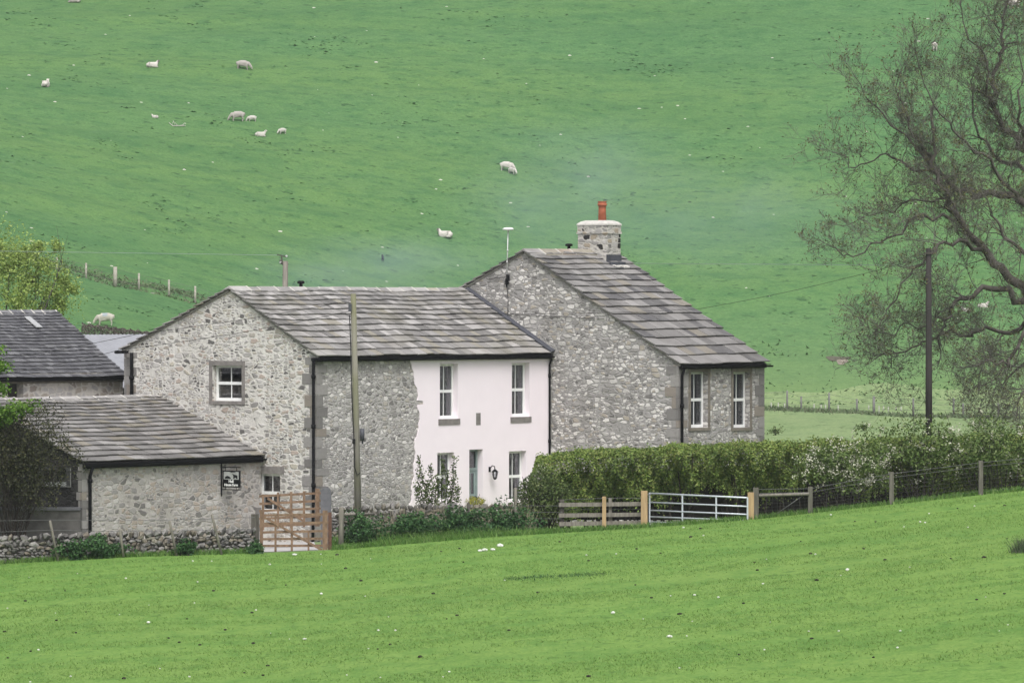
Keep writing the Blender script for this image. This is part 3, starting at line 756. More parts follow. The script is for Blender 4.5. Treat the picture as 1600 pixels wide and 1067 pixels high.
for to, S in ((to1, BLf+.1), (to2, BLb+.1)):
    a, b = tB-.04, tB+.009
    mb.hexpts([to(a,.05,-.07), to(b,.05,-.07), to(b,S,-.07), to(a,S,-.07), to(a,.05,.0), to(b,.05,.0), to(b,S,.0), to(a,S,.0)])
mb.build('verge_mortar', M['mortar'], roof2)
mb = MB(HM); ridge_tiles(mb, HM, tB-.1, tB+LT-1.2, bR, bRz+.02, bsf, bsb, wide=.34, unit=(.8, 1.3), seed=4); ridge_build(mb, M['ridge_warm'], roof2)
mb = MB(HM); gutter(mb, (tB-.05, bE-.21, bEz-.10), (tB+LT+.22, bE-.21, bEz-.10)); mb.box((tB+.02, bE-.13, bEz-.19), (tB+LT-.01, bE-.025, bEz-.06)); mb.build('gutter', M['black'], block)
mb = MB(HM); tp = tf(1066, bE-.09); downpipe(mb, [(tp, bE-.19, bEz-.16), (tp, bE-.085, bEz-.42), (tp, bE-.085, GZ)], .05, [(tp, bE-.085, 3.2), (tp, bE-.085, 1.6)]); mb.build('downpipe', M['black'], block)
mb = MB(HM); downpipe(mb, [(L-.07, -.16, zE-.2), (L-.07, -.075, zE-.4), (L-.07, -.075, GZ)], .035, [(L-.07, -.075, 1.9), (L-.07, -.075, 4.2)]); mb.build('downpipe', M['black'], house)
mb = MB(HM); c = (tB+3.05, bR+.3, bRz-.02); mb.lathe([(.06, -.1), (.06, .24), (.14, .25), (.14, .31), (.08, .34)], c, 10); mb.build('vent_cowl', M['black'], roof2)
# chimney on the far gable
cw, cd = 1.28, .86; c0 = tB+LT-1.36; c1 = c0+cd; v0 = bR-.74; v1 = v0+cw
mb = MB(HM); mb.box((c0, v0, bRz-1.0), (c1, v1, 9.250)); chim = mb.build('chimney', M['chimney_stone'], roof2)
mb = MB(HM); mb.box((c0-.035, v0-.035, 9.255), (c1+.035, v1+.035, 9.330)); mb.box((c0-.012, v0-.012, 9.332), (c1+.012, v1+.012, 9.550)); mb.build('band_course', M['chimney_stone'], chim)
mb = MB(HM)
def ring(i, z): return [(c0+i, v0+i, z), (c1-i, v0+i, z), (c1-i, v1-i, z), (c0+i, v1-i, z)]
rs = [ring(-.03, 9.552), ring(-.03, 9.610), ring(.06, 9.690), ring(.2, 9.740)]
for a, b in zip(rs, rs[1:]):
    for k in range(4): mb.poly([a[k], a[(k+1)%4], b[(k+1)%4], b[k]])
mb.poly(rs[-1]); mb.build('cap', M['cap_render'], chim)
mb = MB(HM); mb.lathe([(.15, 9.690), (.135, 10.130), (.14, 10.260), (.17, 10.270), (.17, 10.350), (.15, 10.360), (.15, 10.390), (.165, 10.400), (.165, 10.430), (.12, 10.430)], ((c0+c1)/2+.05, (v0+v1)/2-.1, 0), 16); mb.build('chimney_pot', M['terracotta'], chim)
zf = bRz - (bR - v0)*bsf
mb = MB(HM); mb.box((c0-.02, v0-.03, zf-.1), (c1+.02, v0-.004, zf+.36)); mb.box((c0-.03, v0-.2, zf-.02), (c1+.03, v0-.031, zf+.10)); mb.build('lead_flashing', M['lead'], chim)
mb = MB(HM)
for k in range(9): mb.blob((c0+.1+.09*k, v0-.28-.02*(k % 3), zf-.10+random.uniform(0, .04)), (.12, .12, .06))
mb.build('mortar_fillet', M['cap_render'], chim)

# ------------------------------------------------------------------ OUTBUILDING with stone slate roof
oF, oR, oBk = 2.4, 7.0, 9.5; oEz, oRz = 1.62, 3.52; oT0, oT1 = -9.0, -.03
outb = thing('outbuilding', 'low stone outbuilding with broad stone slate roof beside the gable', 'outbuilding', tuple(hw(oT0, oF, -1.5)), HR)
mb = MB(HM); wall_panel(mb, lambda x, d, z: (x, oF+d, z), oT0, oT1, -1.6, oEz+.08)
mb.poly([(oT1, oF, -1.6), (oT1, oBk, -1.6), (oT1, oBk, oEz+.8), (oT1, oR, oRz), (oT1, oF, oEz)])
mb.poly([(oT0, oBk, -1.6), (oT1, oBk, -1.6), (oT1, oBk, oEz+.9), (oT0, oBk, oEz+.9)])
mb.build('wall', M['shed_stone'], outb)
mb = MB(HM); mb.poly([(oT0, oF, -1.6), (oT0, oBk, -1.6), (oT0, oBk, oEz+.8), (oT0, oR, oRz), (oT0, oF, oEz)]); mb.build('gable_wall', M['dark_gable'], outb, 'dark stone end wall behind the bush, bush shade painted into its colour')
mb = MB(HM); quoins(mb, lambda x, d, z: (oT0+x*.6, oF+d, z), lambda x, d, z: (oT0+d, oF+x*.3+.06, z), -1.5, oEz-.05, 9); mb.build('quoins', M['quoin'], outb)
mb = MB(HM); quoins(mb, lambda x, d, z: (oT1-x, oF+d, z), lambda x, d, z: (oT1-d, oF+x, z), -1.5, -.1, 9); mb.build('quoins', M['quoin'], outb)
osl = (oRz-oEz)/(oR-oF); OL = math.hypot(oR-oF, oRz-oEz); ob = .32
to1 = slope_to(oF-ov, oEz-ov*osl+.03, oR-oF+ov, oRz-oEz+ov*osl); to2 = slope_to(oBk+.1, oRz-(oBk+.1-oR)*ob, -(oBk+.1-oR), (oBk+.1-oR)*ob)
mb = MB(HM); slates(mb, to1, oT0-.12, oT1+.02, OL+ov*1.1, 16, .42, .24, seed=21, wide=(.32, .72), sag=.014); slates(mb, to2, oT0-.12, oT1, 2.7, 8, .4, .3, seed=22)
roof3 = mb.build('roof', M['slate_out'], outb)
mb = MB(HM); mb.hexpts([to1(oT0+.01,.02,-.10), to1(oT1-.01,.02,-.10), to1(oT1-.01,OL+.1,-.10), to1(oT0+.01,OL+.1,-.10), to1(oT0+.01,.02,0), to1(oT1-.01,.02,0), to1(oT1-.01,OL+.1,0), to1(oT0+.01,OL+.1,0)]); mb.build('roof_deck', M['dark_timber'], roof3)
mb = MB(HM); ridge_tiles(mb, HM, oT0-.1, oT1, oR, oRz+.02, osl, ob, wide=.3, seed=9); ridge_build(mb, M['ridge'], roof3)
mb = MB(HM); gutter(mb, (oT0-.15, oF-.21, oEz-.09), (oT1+.9, oF-.21, oEz-.07)); mb.box((oT0+.02, oF-.13, oEz-.2), (oT1-.01, oF-.025, oEz-.05)); mb.build('gutter', M['black'], outb)
mb = MB(HM); tp = tf(141, oF-.09); downpipe(mb, [(tp+.0, oF-.2, oEz-.14), (tp, oF-.085, oEz-.45), (tp, oF-.085, -1.5)], .055, [(tp, oF-.085, oEz-.6)]); mb.build('downpipe', M['black'], outb)

# farm sign hanging out from the outbuilding wall
ts, zs_ = tz(345, 725, oF); sg = thing('hanging_sign', 'black hanging farm sign with white picture panel and lettering on iron bracket', 'sign', tuple(hw(ts, oF, zs_-.9)), HR)
ztop = zat(734, fd(ts, oF)); W = .74
mb = MB(HM); mb.bar((ts, oF-.03, zat(724, fd(ts, oF))), (ts, oF-.03, zat(775, fd(ts, oF))), .035, .035); mb.bar((ts, oF-.0, ztop+.10), (ts, oF-.85, ztop+.10), .03, .03)
zb0 = zat(765, fd(ts, oF)); mb.bar((ts, oF-.03, zb0+.015), (ts, oF-.80, zb0+.015), .025, .025)
for q in (.2, .68): mb.bar((ts, oF-q, ztop+.09), (ts, oF-q, ztop-.03), .014, .014); mb.bar((ts, oF-q, zb0+.02), (ts, oF-q, zb0+.1), .012, .012)
mb.build('bracket', M['black'], sg)
pz0, pz1 = zb0+.09, ztop-.01; ua, ub_ = oF-.10, oF-.10-W
mb = MB(HM); mb.box((ts-.02, ub_, pz0), (ts+.02, ua, pz1)); mb.build('panel', M['black'], sg)
PH = pz1-pz0; pm = pz0 + PH*.47
mb = MB(HM); mb.box((ts-.028, ub_+.05, pm), (ts-.0205, ua-.05, pz1-.04)); pic = mb.build('picture', plain('grey_white_picture', (.36, .37, .36), .6, .15, 4), sg)
SM = lambda u, z: HM @ Matrix.Translation((ts-.03, u, z)) @ Matrix.Rotation(R(-90), 4, 'Z') @ Matrix.Rotation(R(90), 4, 'X')
mb = MB(SM((ua+ub_)/2, pm+.03))
def flat(mb, pts, th=.006):
    n = len(pts); a = [mb.p((x, y, -th)) for x, y in pts]; b = [mb.p((x, y, th)) for x, y in pts]
    mb.f.append(b); mb.sm.append(False)
    for k in range(n): mb.f.append([a[k], a[(k+1) % n], b[(k+1) % n], b[k]]); mb.sm.append(False)
flat(mb, [(-.27, 0), (-.25, .05), (-.17, .09), (-.08, .07), (-.02, .03), (-.01, 0)])
flat(mb, [(.05, .17), (.11, .14), (.27, .11), (.28, 0), (.22, .0), (.22, .035), (.15, .035), (.15, 0), (.10, 0), (.10, .10)])
flat(mb, [(-.05, .20), (.10, .215), (.24, .19), (.10, .235), (.0, .225)])
mb.build('silhouette', M['black'], pic)
text_mb(SM((ua+ub_)/2, pz0+PH*.285), 'Hull', .135, bold=.002, sx=.95).build('lettering', M['white'], sg)
text_mb(SM((ua+ub_)/2, pz0+PH*.08), 'House Farm', .125, bold=.002, sx=.94).build('lettering', M['white'], sg)

# dark relief sign on the outbuilding end wall
su0, su1 = uf(112, oT0), uf(62, oT0); sz1, sz0 = zat(729, 165), zat(760, 165)
s2 = thing('wall_sign', 'dark wall sign with black animal shapes and faint lettering on shaded end wall', 'sign', tuple(hw(oT0, su0, sz0)), HR)
mb = MB(HM); mb.box((oT0-.04, su0, sz0), (oT0-.005, su1, sz1)); mb.build('panel', plain('dark_grey_panel', (.05, .05, .05), .7), s2)
S2 = lambda u, z: HM @ Matrix.Translation((oT0-.045, u, z)) @ Matrix.Rotation(R(-90), 4, 'Z') @ Matrix.Rotation(R(90), 4, 'X')
mb = MB(HM); mb.box((oT0-.05, su0, sz0), (oT0-.041, su0+.025, sz1)); mb.box((oT0-.05, su0+.03, sz0), (oT0-.041, su1, sz0+.022)); mb.build('edge_strip', plain('pale_edge', (.22, .22, .21), .7), s2)
mb = MB(S2((su0+su1)/2, sz0+.2))
flat(mb, [(-.45, .05), (-.46, .22), (-.36, .32), (-.15, .33), (-.08, .40), (.0, .36), (-.04, .28), (-.08, .12), (-.10, 0), (-.14, 0), (-.16, .12), (-.32, .12), (-.35, 0), (-.40, 0)])
flat(mb, [(.10, .0), (.12, .18), (.08, .30), (.14, .40), (.30, .42), (.44, .40), (.50, .30), (.47, .26), (.44, .30), (.42, .12), (.40, 0), (.34, 0), (.33, .12), (.2, .12), (.17, 0)])
mb.build('silhouette', M['black'], s2)
text_mb(S2((su0+su1)/2, sz0+.035), 'HULL HOUSE', .17, bold=.004, sx=1.0).build('lettering', plain('faded_white_letter', (.34, .35, .34), .7), s2)

# ------------------------------------------------------------------ SLATE BARN
aF, aR, aBk = 9.78, 12.95, 16.1; aEz, aRz = 4.27, 6.42; aT0, aT1 = -15.0, 1.41
barn = thing('barn', 'barn with dark blue slate roof behind the outbuilding', 'barn', tuple(hw(aT0, aF, -1.2)), HR)
ho = (tf(12, aF), tf(36.5, aF), 3.2, zat(594, fd(tf(25, aF), aF)))
mb = MB(HM); wall_panel(mb, lambda x, d, z: (x, aF+d, z), aT0, aT1, -1.3, aEz+.08, [ho], .5, True); wall_panel(mb, lambda x, d, z: (x, aBk-d, z), aT0, aT1, -1.3, aEz+.05)
for t in (aT0, aT1): mb.poly([(t, aF, -1.3), (t, aBk, -1.3), (t, aBk, aEz), (t, aR, aRz), (t, aF, aEz)])
mb.build('wall', M['barn_stone'], barn)
mb = MB(HM); mb.box((ho[0]-.05, aF+.3, ho[2]-.05), (ho[1]+.05, aF+.34, ho[3]+.05)); mb.build('shutter', M['dark_timber'], barn)
mb = MB(HM); mb.box((aT0, aF-.03, aEz-.24), (aT1, aF-.004, aEz-.13)); mb.build('wall_plate', M['sandstone'], barn)
asl = (aRz-aEz)/(aR-aF); AL = math.hypot(aR-aF, aRz-aEz)
to1 = slope_to(aF-ov, aEz-ov*asl+.03, aR-aF+ov, aRz-aEz+ov*asl); to2 = slope_to(aBk+ov, aEz-ov*asl+.03, -(aBk+ov-aR), aRz-aEz+ov*asl)
mb = MB(HM); slates(mb, to1, aT0, aT1+.08, AL+ov*1.2, 20, .24, .17, seed=31, wide=(.22, .42), thick=.018, gap=.010, sag=.015)
slates(mb, to2, aT0, aT1+.08, AL+ov*1.2, 20, .24, .17, seed=32, wide=(.4, .8), thick=.018, gap=.008)
roof4 = mb.build('roof', M['slate_blue'], barn)
mb = MB(HM)
for to in (to1, to2): mb.hexpts([to(aT0,.02,-.10), to(aT1,.02,-.10), to(aT1,AL+.12,-.10), to(aT0,AL+.12,-.10), to(aT0,.02,0), to(aT1,.02,0), to(aT1,AL+.12,0), to(aT0,AL+.12,0)])
mb.build('roof_deck', M['dark_timber'], roof4)
mb = MB(HM); ridge_tiles(mb, HM, aT0, aT1+.05, aR, aRz+.0, asl, asl, wide=.2, unit=(.5, .62), seed=6); ridge_build(mb, slate('blue_grey_ridge', [(.22,.22,.23), (.26,.26,.27), (.18,.18,.2)]), roof4)
mb = MB(HM); a, b = tf(46, 12.3), tf(52, 12.3); mb.hexpts([to1(a, 2.9, .10), to1(a+.30, 2.9, .10), to1(a+.30, 3.6, .08), to1(a, 3.6, .08), to1(a, 2.9, .13), to1(a+.30, 2.9, .13), to1(a+.30, 3.6, .10), to1(a, 3.6, .10)]); mb.build('roof_light', M['alu'], roof4)
mb = MB(HM); gutter(mb, (aT0, aF-.21, aEz-.1), (aT1+.05, aF-.21, aEz-.1)); mb.box((aT0, aF-.14, aEz-.17), (aT1-.01, aF-.035, aEz-.06)); mb.build('gutter', M['black'], barn)

# ------------------------------------------------------------------ grey sheeted shed further back
dS = 196.0
shed = thing('farm_shed', 'farm shed with grey sheet roof seen between barn and farmhouse roofs', 'shed', tuple(at(185, 690, dS)), HR)
SMx = Matrix.Translation((xat(185, dS), dS, 0)) @ Matrix.Rotation(HR, 4, 'Z')
rz_ = zat(523, dS)
mb = MB(SMx); n = 60
for sg_, ue in ((-1, -6.0), (1, 5.0)):
    pr = None
    for k in range(n*2+1):
        t = -7 + 14*k/(n*2); hh = .03*math.sin(k*math.pi/2) if k % 2 else 0
        hh = .028 if k % 2 else 0
        cur = (t, hh)
        if pr:
            a, b = pr, cur
            mb.poly([(a[0], ue, rz_-1.9+a[1]), (b[0], ue, rz_-1.9+b[1]), (b[0], 0, rz_+b[1]), (a[0], 0, rz_+a[1])])
        pr = cur
mb.build('roof', M['sheet_roof'], shed)
mb = MB(SMx); mb.box((-6.9, -5.7, -1.1), (6.9, 4.7, rz_-1.95))
for t in (-6.9, 6.9): mb.poly([(t, -5.7, rz_-1.95), (t, 4.7, rz_-1.95), (t, 0, rz_-.06)])
mb.build('wall', M['wall_cement'], shed)
exec_later = []

# ------------------------------------------------------------------ foliage helpers
def branch_tree(mb, start, dirv, length, rad, depth, spread=.7, up=.15, tips=None, n=3, segs=4, kids=(3, 5), sides=5, minr=.006, wig=.16, shrink=(.5, .75)):
    """recursive twigs; appends tip points to tips"""
    p = Vector(start); d = Vector(dirv).normalized(); pts = [p.copy()]; rr = [rad]
    for k in range(segs):
        d = (d + Vector((random.gauss(0, wig), random.gauss(0, wig), random.gauss(0, wig) + up*.25))).normalized()
        p = p + d * (length / segs); pts.append(p.copy()); rr.append(max(minr, rad * (1 - .75 * (k+1)/segs)))
    mb.tube(pts, rr, sides if depth > 0 else 3, cap=False)
    if tips is not None and depth <= 1: tips.extend(pts[2:] if depth == 0 else pts[-1:])
    if depth <= 0: return
    for _ in range(random.randint(*kids)):
        k = random.uniform(.25, 1) * segs; i = min(int(k), segs-1); q = pts[i].lerp(pts[i+1], k - i)
        nd = (pts[i+1]-pts[i]).normalized() + Vector((random.gauss(0, spread), random.gauss(0, spread), random.gauss(0, spread) + up))
        branch_tree(mb, q, nd, length * random.uniform(*shrink), max(minr, rr[i] * .6), depth-1, spread, up, tips, n, segs, kids, max(3, sides-1), minr, wig, shrink)

def shell_points(n, c, r, hollow=.55, lump=.25, seed=0, flat_bottom=None):
    """points in a lumpy ellipsoid shell, plus outward directions"""
    g = np.random.default_rng(seed)
    d = g.normal(size=(n, 3)); d /= np.linalg.norm(d, axis=1)[:, None]
    k = 0
    for i in range(9):
        a = g.normal(size=3); a /= np.linalg.norm(a); k = k + np.sin(d @ a * g.uniform(3, 8) + g.uniform(0, 6))
    rad = (1 + lump * k / 4) * (hollow + (1 - hollow) * g.random(n) ** .6)
    P = np.asarray(c) + d * rad[:, None] * np.asarray(r)
    if flat_bottom is not None: P[:, 2] = np.maximum(P[:, 2], flat_bottom + g.random(n) * .05)
    return P, d

def clumps(n, centres, spread, g):
    i = g.integers(0, len(centres), n)
    return np.asarray(centres)[i] + g.normal(size=(n, 3)) * spread

# brown trimmed hedge behind the grey shed
hd = thing('clipped_hedge', 'brown leafless clipped hedge behind the grey shed roof', 'hedge', tuple(at(185, 530, 226)))
g = np.random.default_rng(4); n = 16000
q = g.random(n); px = 128 + q * 190; top = 506 + q * 24
d = 226 + g.normal(size=n) * .4
P = np.stack([(px-800)*d/FPX, d, CZ - (top-HY)*d/FPX - g.random(n)**1.5 * 1.8 + .03*np.sin(px*.5) + g.normal(size=n)*.02], 1)
npmesh('foliage', leaf_quads(P, .075), 4, M['hedge_brown'], hd)
mb = MB()
for k in range(20):
    a = at(128 + k*10, 512 + k*1.26, 226); mb.tube([(a.x, a.y, gz(a.x, a.y)-.1), (a.x, a.y, a.z)], [.05, .02], 5)
mb.build('stems', M['dark_twig'], hd)

# big hedge in front of the block house
def hedge_top(px): return np.interp(px, [812, 838, 870, 1000, 1100, 1300, 1500, 1600, 1750], [812, 716, 706, 700, 694, 688, 682, 676, 672])
hg = thing('garden_hedge', 'large clipped green hedge in front of the cobbled house', 'hedge', tuple(at(1200, 830, 171)))
g = np.random.default_rng(14)
def hedge_pts(n, x0=825, x1=1745):
    """leaves over a rounded, clumpy profile: q runs up the face (0-.72) and back over the top (.72-1)"""
    px = g.uniform(x0, x1, n); q = g.random(n)
    ztop = CZ - (hedge_top(px)-HY)*170/FPX; zlow = np.interp(px, [825, 900, 1000, 1100, 1400, 1745], [-.8, -.3, .25, .52, .50, .50]) + .18*np.sin(px*.041) + .10*np.sin(px*.12)
    f = np.clip(q/.72, 0, 1); b = np.clip((q-.72)/.28, 0, 1)
    zlow = zlow + .22*g.normal(size=n)*(g.random(n) < .5) + .10*np.sin(px*.61) + .07*np.sin(px*1.3)
    z = zlow + (ztop-.10-zlow)*f + .10*np.sin(b*3.14)*(b > 0)
    lump = np.sin(px*.052 + z*1.6) + .8*np.sin(px*.083 - z*2.9 + 1) + .6*np.sin(px*.17 + z*4.7 + 2) + .4*np.sin(px*.35 - z*7)
    y = 169.35 + .55*(1-f)**2 + .35*np.clip((f-.8)/.2, 0, 1)**2 - .17*lump*(1-b) + 2.6*b
    dep = np.abs(g.normal(size=n)) * .16
    y = y + dep*(b == 0); z = z - dep*.7*(b > 0) + (g.random(n) > .94)*g.random(n)*.16*(b > 0) + .035*lump*(b > 0)
    e = np.clip((px - 812) / 26, 0, 1); y = y + (1-e)*.6
    return np.stack([(px-800)*y/FPX, y, z], 1)
P = hedge_pts(120000)
npmesh('foliage', leaf_quads(P, .088, bias=(0, -.15, .45)), 4, M['leaf_hedge'], hg)
mb = MB()
for k in range(150):
    px = random.uniform(830, 1740); a = at(px, 800, random.uniform(169.8, 171.6)); zt = zat(hedge_top(px), 170) - .25
    mb.tube([(a.x, a.y, -1.1), (a.x+random.gauss(0, .1), a.y, -.2), (a.x+random.gauss(0, .3), a.y+random.gauss(0, .2), zt)], [.05, .035, .012], 4, cap=False)
mb.build('stems', M['dark_twig'], hg)
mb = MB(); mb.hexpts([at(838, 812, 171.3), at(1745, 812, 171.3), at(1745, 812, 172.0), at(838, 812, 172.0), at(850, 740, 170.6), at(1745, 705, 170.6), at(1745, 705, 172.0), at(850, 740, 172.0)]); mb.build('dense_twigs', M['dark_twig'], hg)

# twiggy dark shrub at the hedge end
def shrub(name, label, cat, px, py, d, r, n, leaf, size, seed, stemmat='dark_twig', group=None, hollow=.3, lump=.3, stems=8, bias=(0, 0, .35), base=None):
    random.seed(seed); c = at(px, py, d)
    zg = base if base is not None else gz(c.x, c.y); o = thing(name, label, cat, (c.x, c.y, zg), group=group)
    P, dr = shell_points(n, c, r, hollow, lump, seed, zg)
    npmesh('foliage', leaf_quads(P, size, bias, out=dr*.5), 4, M[leaf], o)
    mb = MB()
    for k in range(stems):
        e = c + Vector((max(-.7, min(.7, random.gauss(0, .4)))*r[0], max(-.7, min(.7, random.gauss(0, .4)))*r[1], random.uniform(-.1, .6)*r[2]))
        s0 = Vector((c.x + random.gauss(0, .12), c.y + random.gauss(0, .12), zg - .05))
        branch_tree(mb, s0, e - s0, (e - s0).length, .025, 2, .5, .05, kids=(3, 5), sides=4, shrink=(.18, .32), wig=.1)
    mb.build('stems', M[stemmat], o)
    return o
shrub('bare_shrub', 'twiggy half bare shrub at the end of the green hedge', 'shrub', 848, 775, 168.4, (1.0, .7, .85), 5200, 'leaf_shrub', .085, 41, stems=22)

# hawthorn bushes in blossom
def hawthorn(label, px, py, d, r, n, seed, size=.10, blossom=.22):
    o = shrub('hawthorn_bush', label, 'bush', px, py, d, r, int(n*.5), 'leaf_haw', size, seed, group='flowering hawthorns by the hedge', hollow=.45, lump=.75, stems=10)
    c = at(px, py, d); g = np.random.default_rng(seed+5)
    P, dr = shell_points(int(n*blossom*1.0/6), c, np.asarray(r)*1.04, .75, .75, seed, gz(c.x, c.y)+.5)
    P = np.repeat(P[::2], 12, axis=0) + g.normal(size=(len(P[::2])*12, 3))*.065
    npmesh('blossom', leaf_quads(P, .06, (0, -.3, .6), .9), 4, M['blossom'], o)
hawthorn('cream flowering hawthorn leaning over the wire fence, lowest of the hawthorns', 1318, 726, 167.6, (1.5, .8, .72), 6500, 51, blossom=.26)
hawthorn('tall hawthorn with white blossom beside the dark pole', 1440, 693, 168.3, (1.6, .9, .78), 7500, 52, blossom=.09)
hawthorn('leafy hawthorn in flower where the hedge leaves the photo', 1560, 696, 168.0, (1.6, .9, .95), 8500, 53, blossom=.05)

# brambles and weeds before the garden wall
for i, (px, py, r, n, lab) in enumerate((
        (562, 832, (.62, .5, .6), 4200, 'round dark bramble bush between two fence posts'),
        (648, 826, (1.0, .6, .52), 5200, 'glossy bramble mound under the garden wall'),
        (722, 818, (.85, .6, .50), 4200, 'bramble clump below the flowering shrub by the pink wall'),
        (790, 822, (.85, .6, .55), 4200, 'nettle and bramble mass beside the bare shrub'),
        (112, 862, (.5, .3, .35), 1800, 'low dark weed clump at the foot of the drystone wall'),
        (160, 857, (.7, .3, .38), 2600, 'broad weed clump between leaning stakes at the drystone wall'),
        (400, 858, (.22, .3, .30), 900, 'small ivy clump at the end of the drystone wall'),
        (290, 856, (.35, .3, .26), 1100, 'low nettle clump by a leaning stake at the drystone wall'))):
    d = 163.8 if px > 450 else 161.6
    shrub('bramble_bush' if px > 450 else 'weed_clump', lab, 'bush' if px > 450 else 'weeds', px, py, d, r, n, 'leaf_bramble', .10, 60+i, group='brambles by the field edge' if px > 450 else 'weeds by the drystone wall', stems=7, hollow=.1, lump=.8)
# shrub against pink wall: upright stems with leaves
def upright_shrub():
    c = at(684, 790, 170.6); zg = -1.0; o = thing('flowering_shrub', 'upright leafy shrub growing against the pink front wall', 'shrub', (c.x, c.y, zg))
    mb = MB(); P = []; random.seed(77)
    for px, py in ((652, 712), (660, 735), (672, 725), (684, 745), (690, 718), (712, 712), (700, 735), (668, 752), (708, 745), (650, 760), (716, 760)):
        e = at(px, py, 170.6 + random.gauss(0, .2)); s0 = Vector((c.x + random.gauss(0, .12), c.y, zg))
        pts = [s0.lerp(e, k/6) + Vector((random.gauss(0, .03), random.gauss(0, .03), 0)) + Vector(((e.x-s0.x)*.25*math.sin(math.pi*k/6), 0, 0)) for k in range(7)]
        mb.tube(pts, [.022 - .0025*k for k in range(7)], 4, cap=False)
        for k in range(300):
            q = random.uniform(.22, 1); i = min(5, int(q*6)); w = pts[i].lerp(pts[i+1], q*6-i); s = .11*(1.15-q*.75)
            P.append(w + Vector((random.gauss(0, s), random.gauss(0, s), random.gauss(0, s))))
    npmesh('foliage', leaf_quads(np.array(P), .085), 4, M['leaf_shrub'], o); mb.build('stems', M['dark_twig'], o)
upright_shrub()
shrub('golden_plant', 'small yellow green plant below the pink house door', 'plant', 744, 786, 170.8, (.36, .3, .26), 900, 'yellow_leaf', .06, 78, stems=4, base=-.6)

# dark bush before the outbuilding end wall
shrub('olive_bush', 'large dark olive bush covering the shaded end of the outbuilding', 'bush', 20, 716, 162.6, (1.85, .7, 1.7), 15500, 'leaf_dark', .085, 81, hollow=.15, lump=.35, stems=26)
# bright leaf sprays of a tree standing just outside the frame
def spray_tree():
    random.seed(83); b = at(-70, 860, 162.4); zg = gz(b.x, b.y); o = thing('young_sycamore', 'young tree with bright green leaf sprays reaching over the olive bush', 'tree', (b.x, b.y, zg))
    mb = MB(); P = []
    mb.tube([(b.x, b.y, zg-.1), (b.x+.05, b.y, zg+3), (b.x+.1, b.y, zg+6.4)], [.12, .09, .03], 7)
    for (sy, px, py, m) in ((620, -8, 545, 500), (600, 2, 572, 700), (650, 0, 607, 800), (690, 18, 650, 650), (690, 44, 636, 550), (600, -40, 520, 900), (560, -60, 500, 900), (700, 20, 640, 500), (640, -30, 600, 900)):
        s0 = at(-66, sy, 162.4); e = at(px, py, 162.2)
        pts = [s0.lerp(e, k/5) + Vector((0, 0, .18*math.sin(math.pi*k/5))) for k in range(6)]; mb.tube(pts, [.035-.005*k for k in range(6)], 4, cap=False)
        for k in range(m):
            q = random.uniform(.55, 1.06); w = s0.lerp(e, q) + Vector((0, 0, .18*math.sin(math.pi*min(q, 1))))
            P.append(w + Vector((random.gauss(0, .15), random.gauss(0, .15), random.gauss(0, .12))))
    npmesh('foliage', leaf_quads(np.array(P), .12), 4, M['leaf_bright'], o); mb.build('trunk', M['twig'], o)
spray_tree()

# pale green tree behind the barn
def pale_tree():
    random.seed(91); d = 214; b = at(-5, 700, d); zg = gz(b.x, b.y); o = thing('pale_green_tree', 'yellow green leafy tree behind the dark slate barn', 'tree', (b.x, b.y, zg))
    mb = MB(); mb.tube([(b.x, b.y, zg-.2), (b.x, b.y, zg+3), (b.x+.3, b.y, zg+6)], [.3, .24, .12], 8); g = np.random.default_rng(92)
    lumps = [(8, 420, 1.5), (35, 400, 1.1), (50, 440, 1.3), (25, 470, 1.5), (82, 455, 1.0), (95, 475, .7), (0, 390, 1.0), (88, 385, .35), (100, 440, .6), (70, 415, .7), (112, 452, .35), (60, 385, .4), (-40, 420, 1.8), (-60, 460, 2), (20, 515, 1.6), (65, 490, 1.1)]
    Ps = []; Ds = []
    for i, (px, py, r) in enumerate(lumps):
        c = at(px, py, d + random.gauss(0, .6)); P, dr = shell_points(int(1350*r), c, (r*.88, r, r*.76), .0, .9, 100+i); Ps.append(P); Ds.append(dr)
        s0 = Vector((b.x+.2, b.y, zg+random.uniform(2.5, 5.5))); branch_tree(mb, s0, c-s0, (c-s0).length*.95, .07, 1, .35, .05, kids=(3, 5), shrink=(.15, .3), wig=.05)
    npmesh('crown', leaf_quads(np.concatenate(Ps), .11, out=np.concatenate(Ds)*.4), 4, M['leaf_tree'], o); mb.build('trunk', M['bark'], o)
pale_tree()

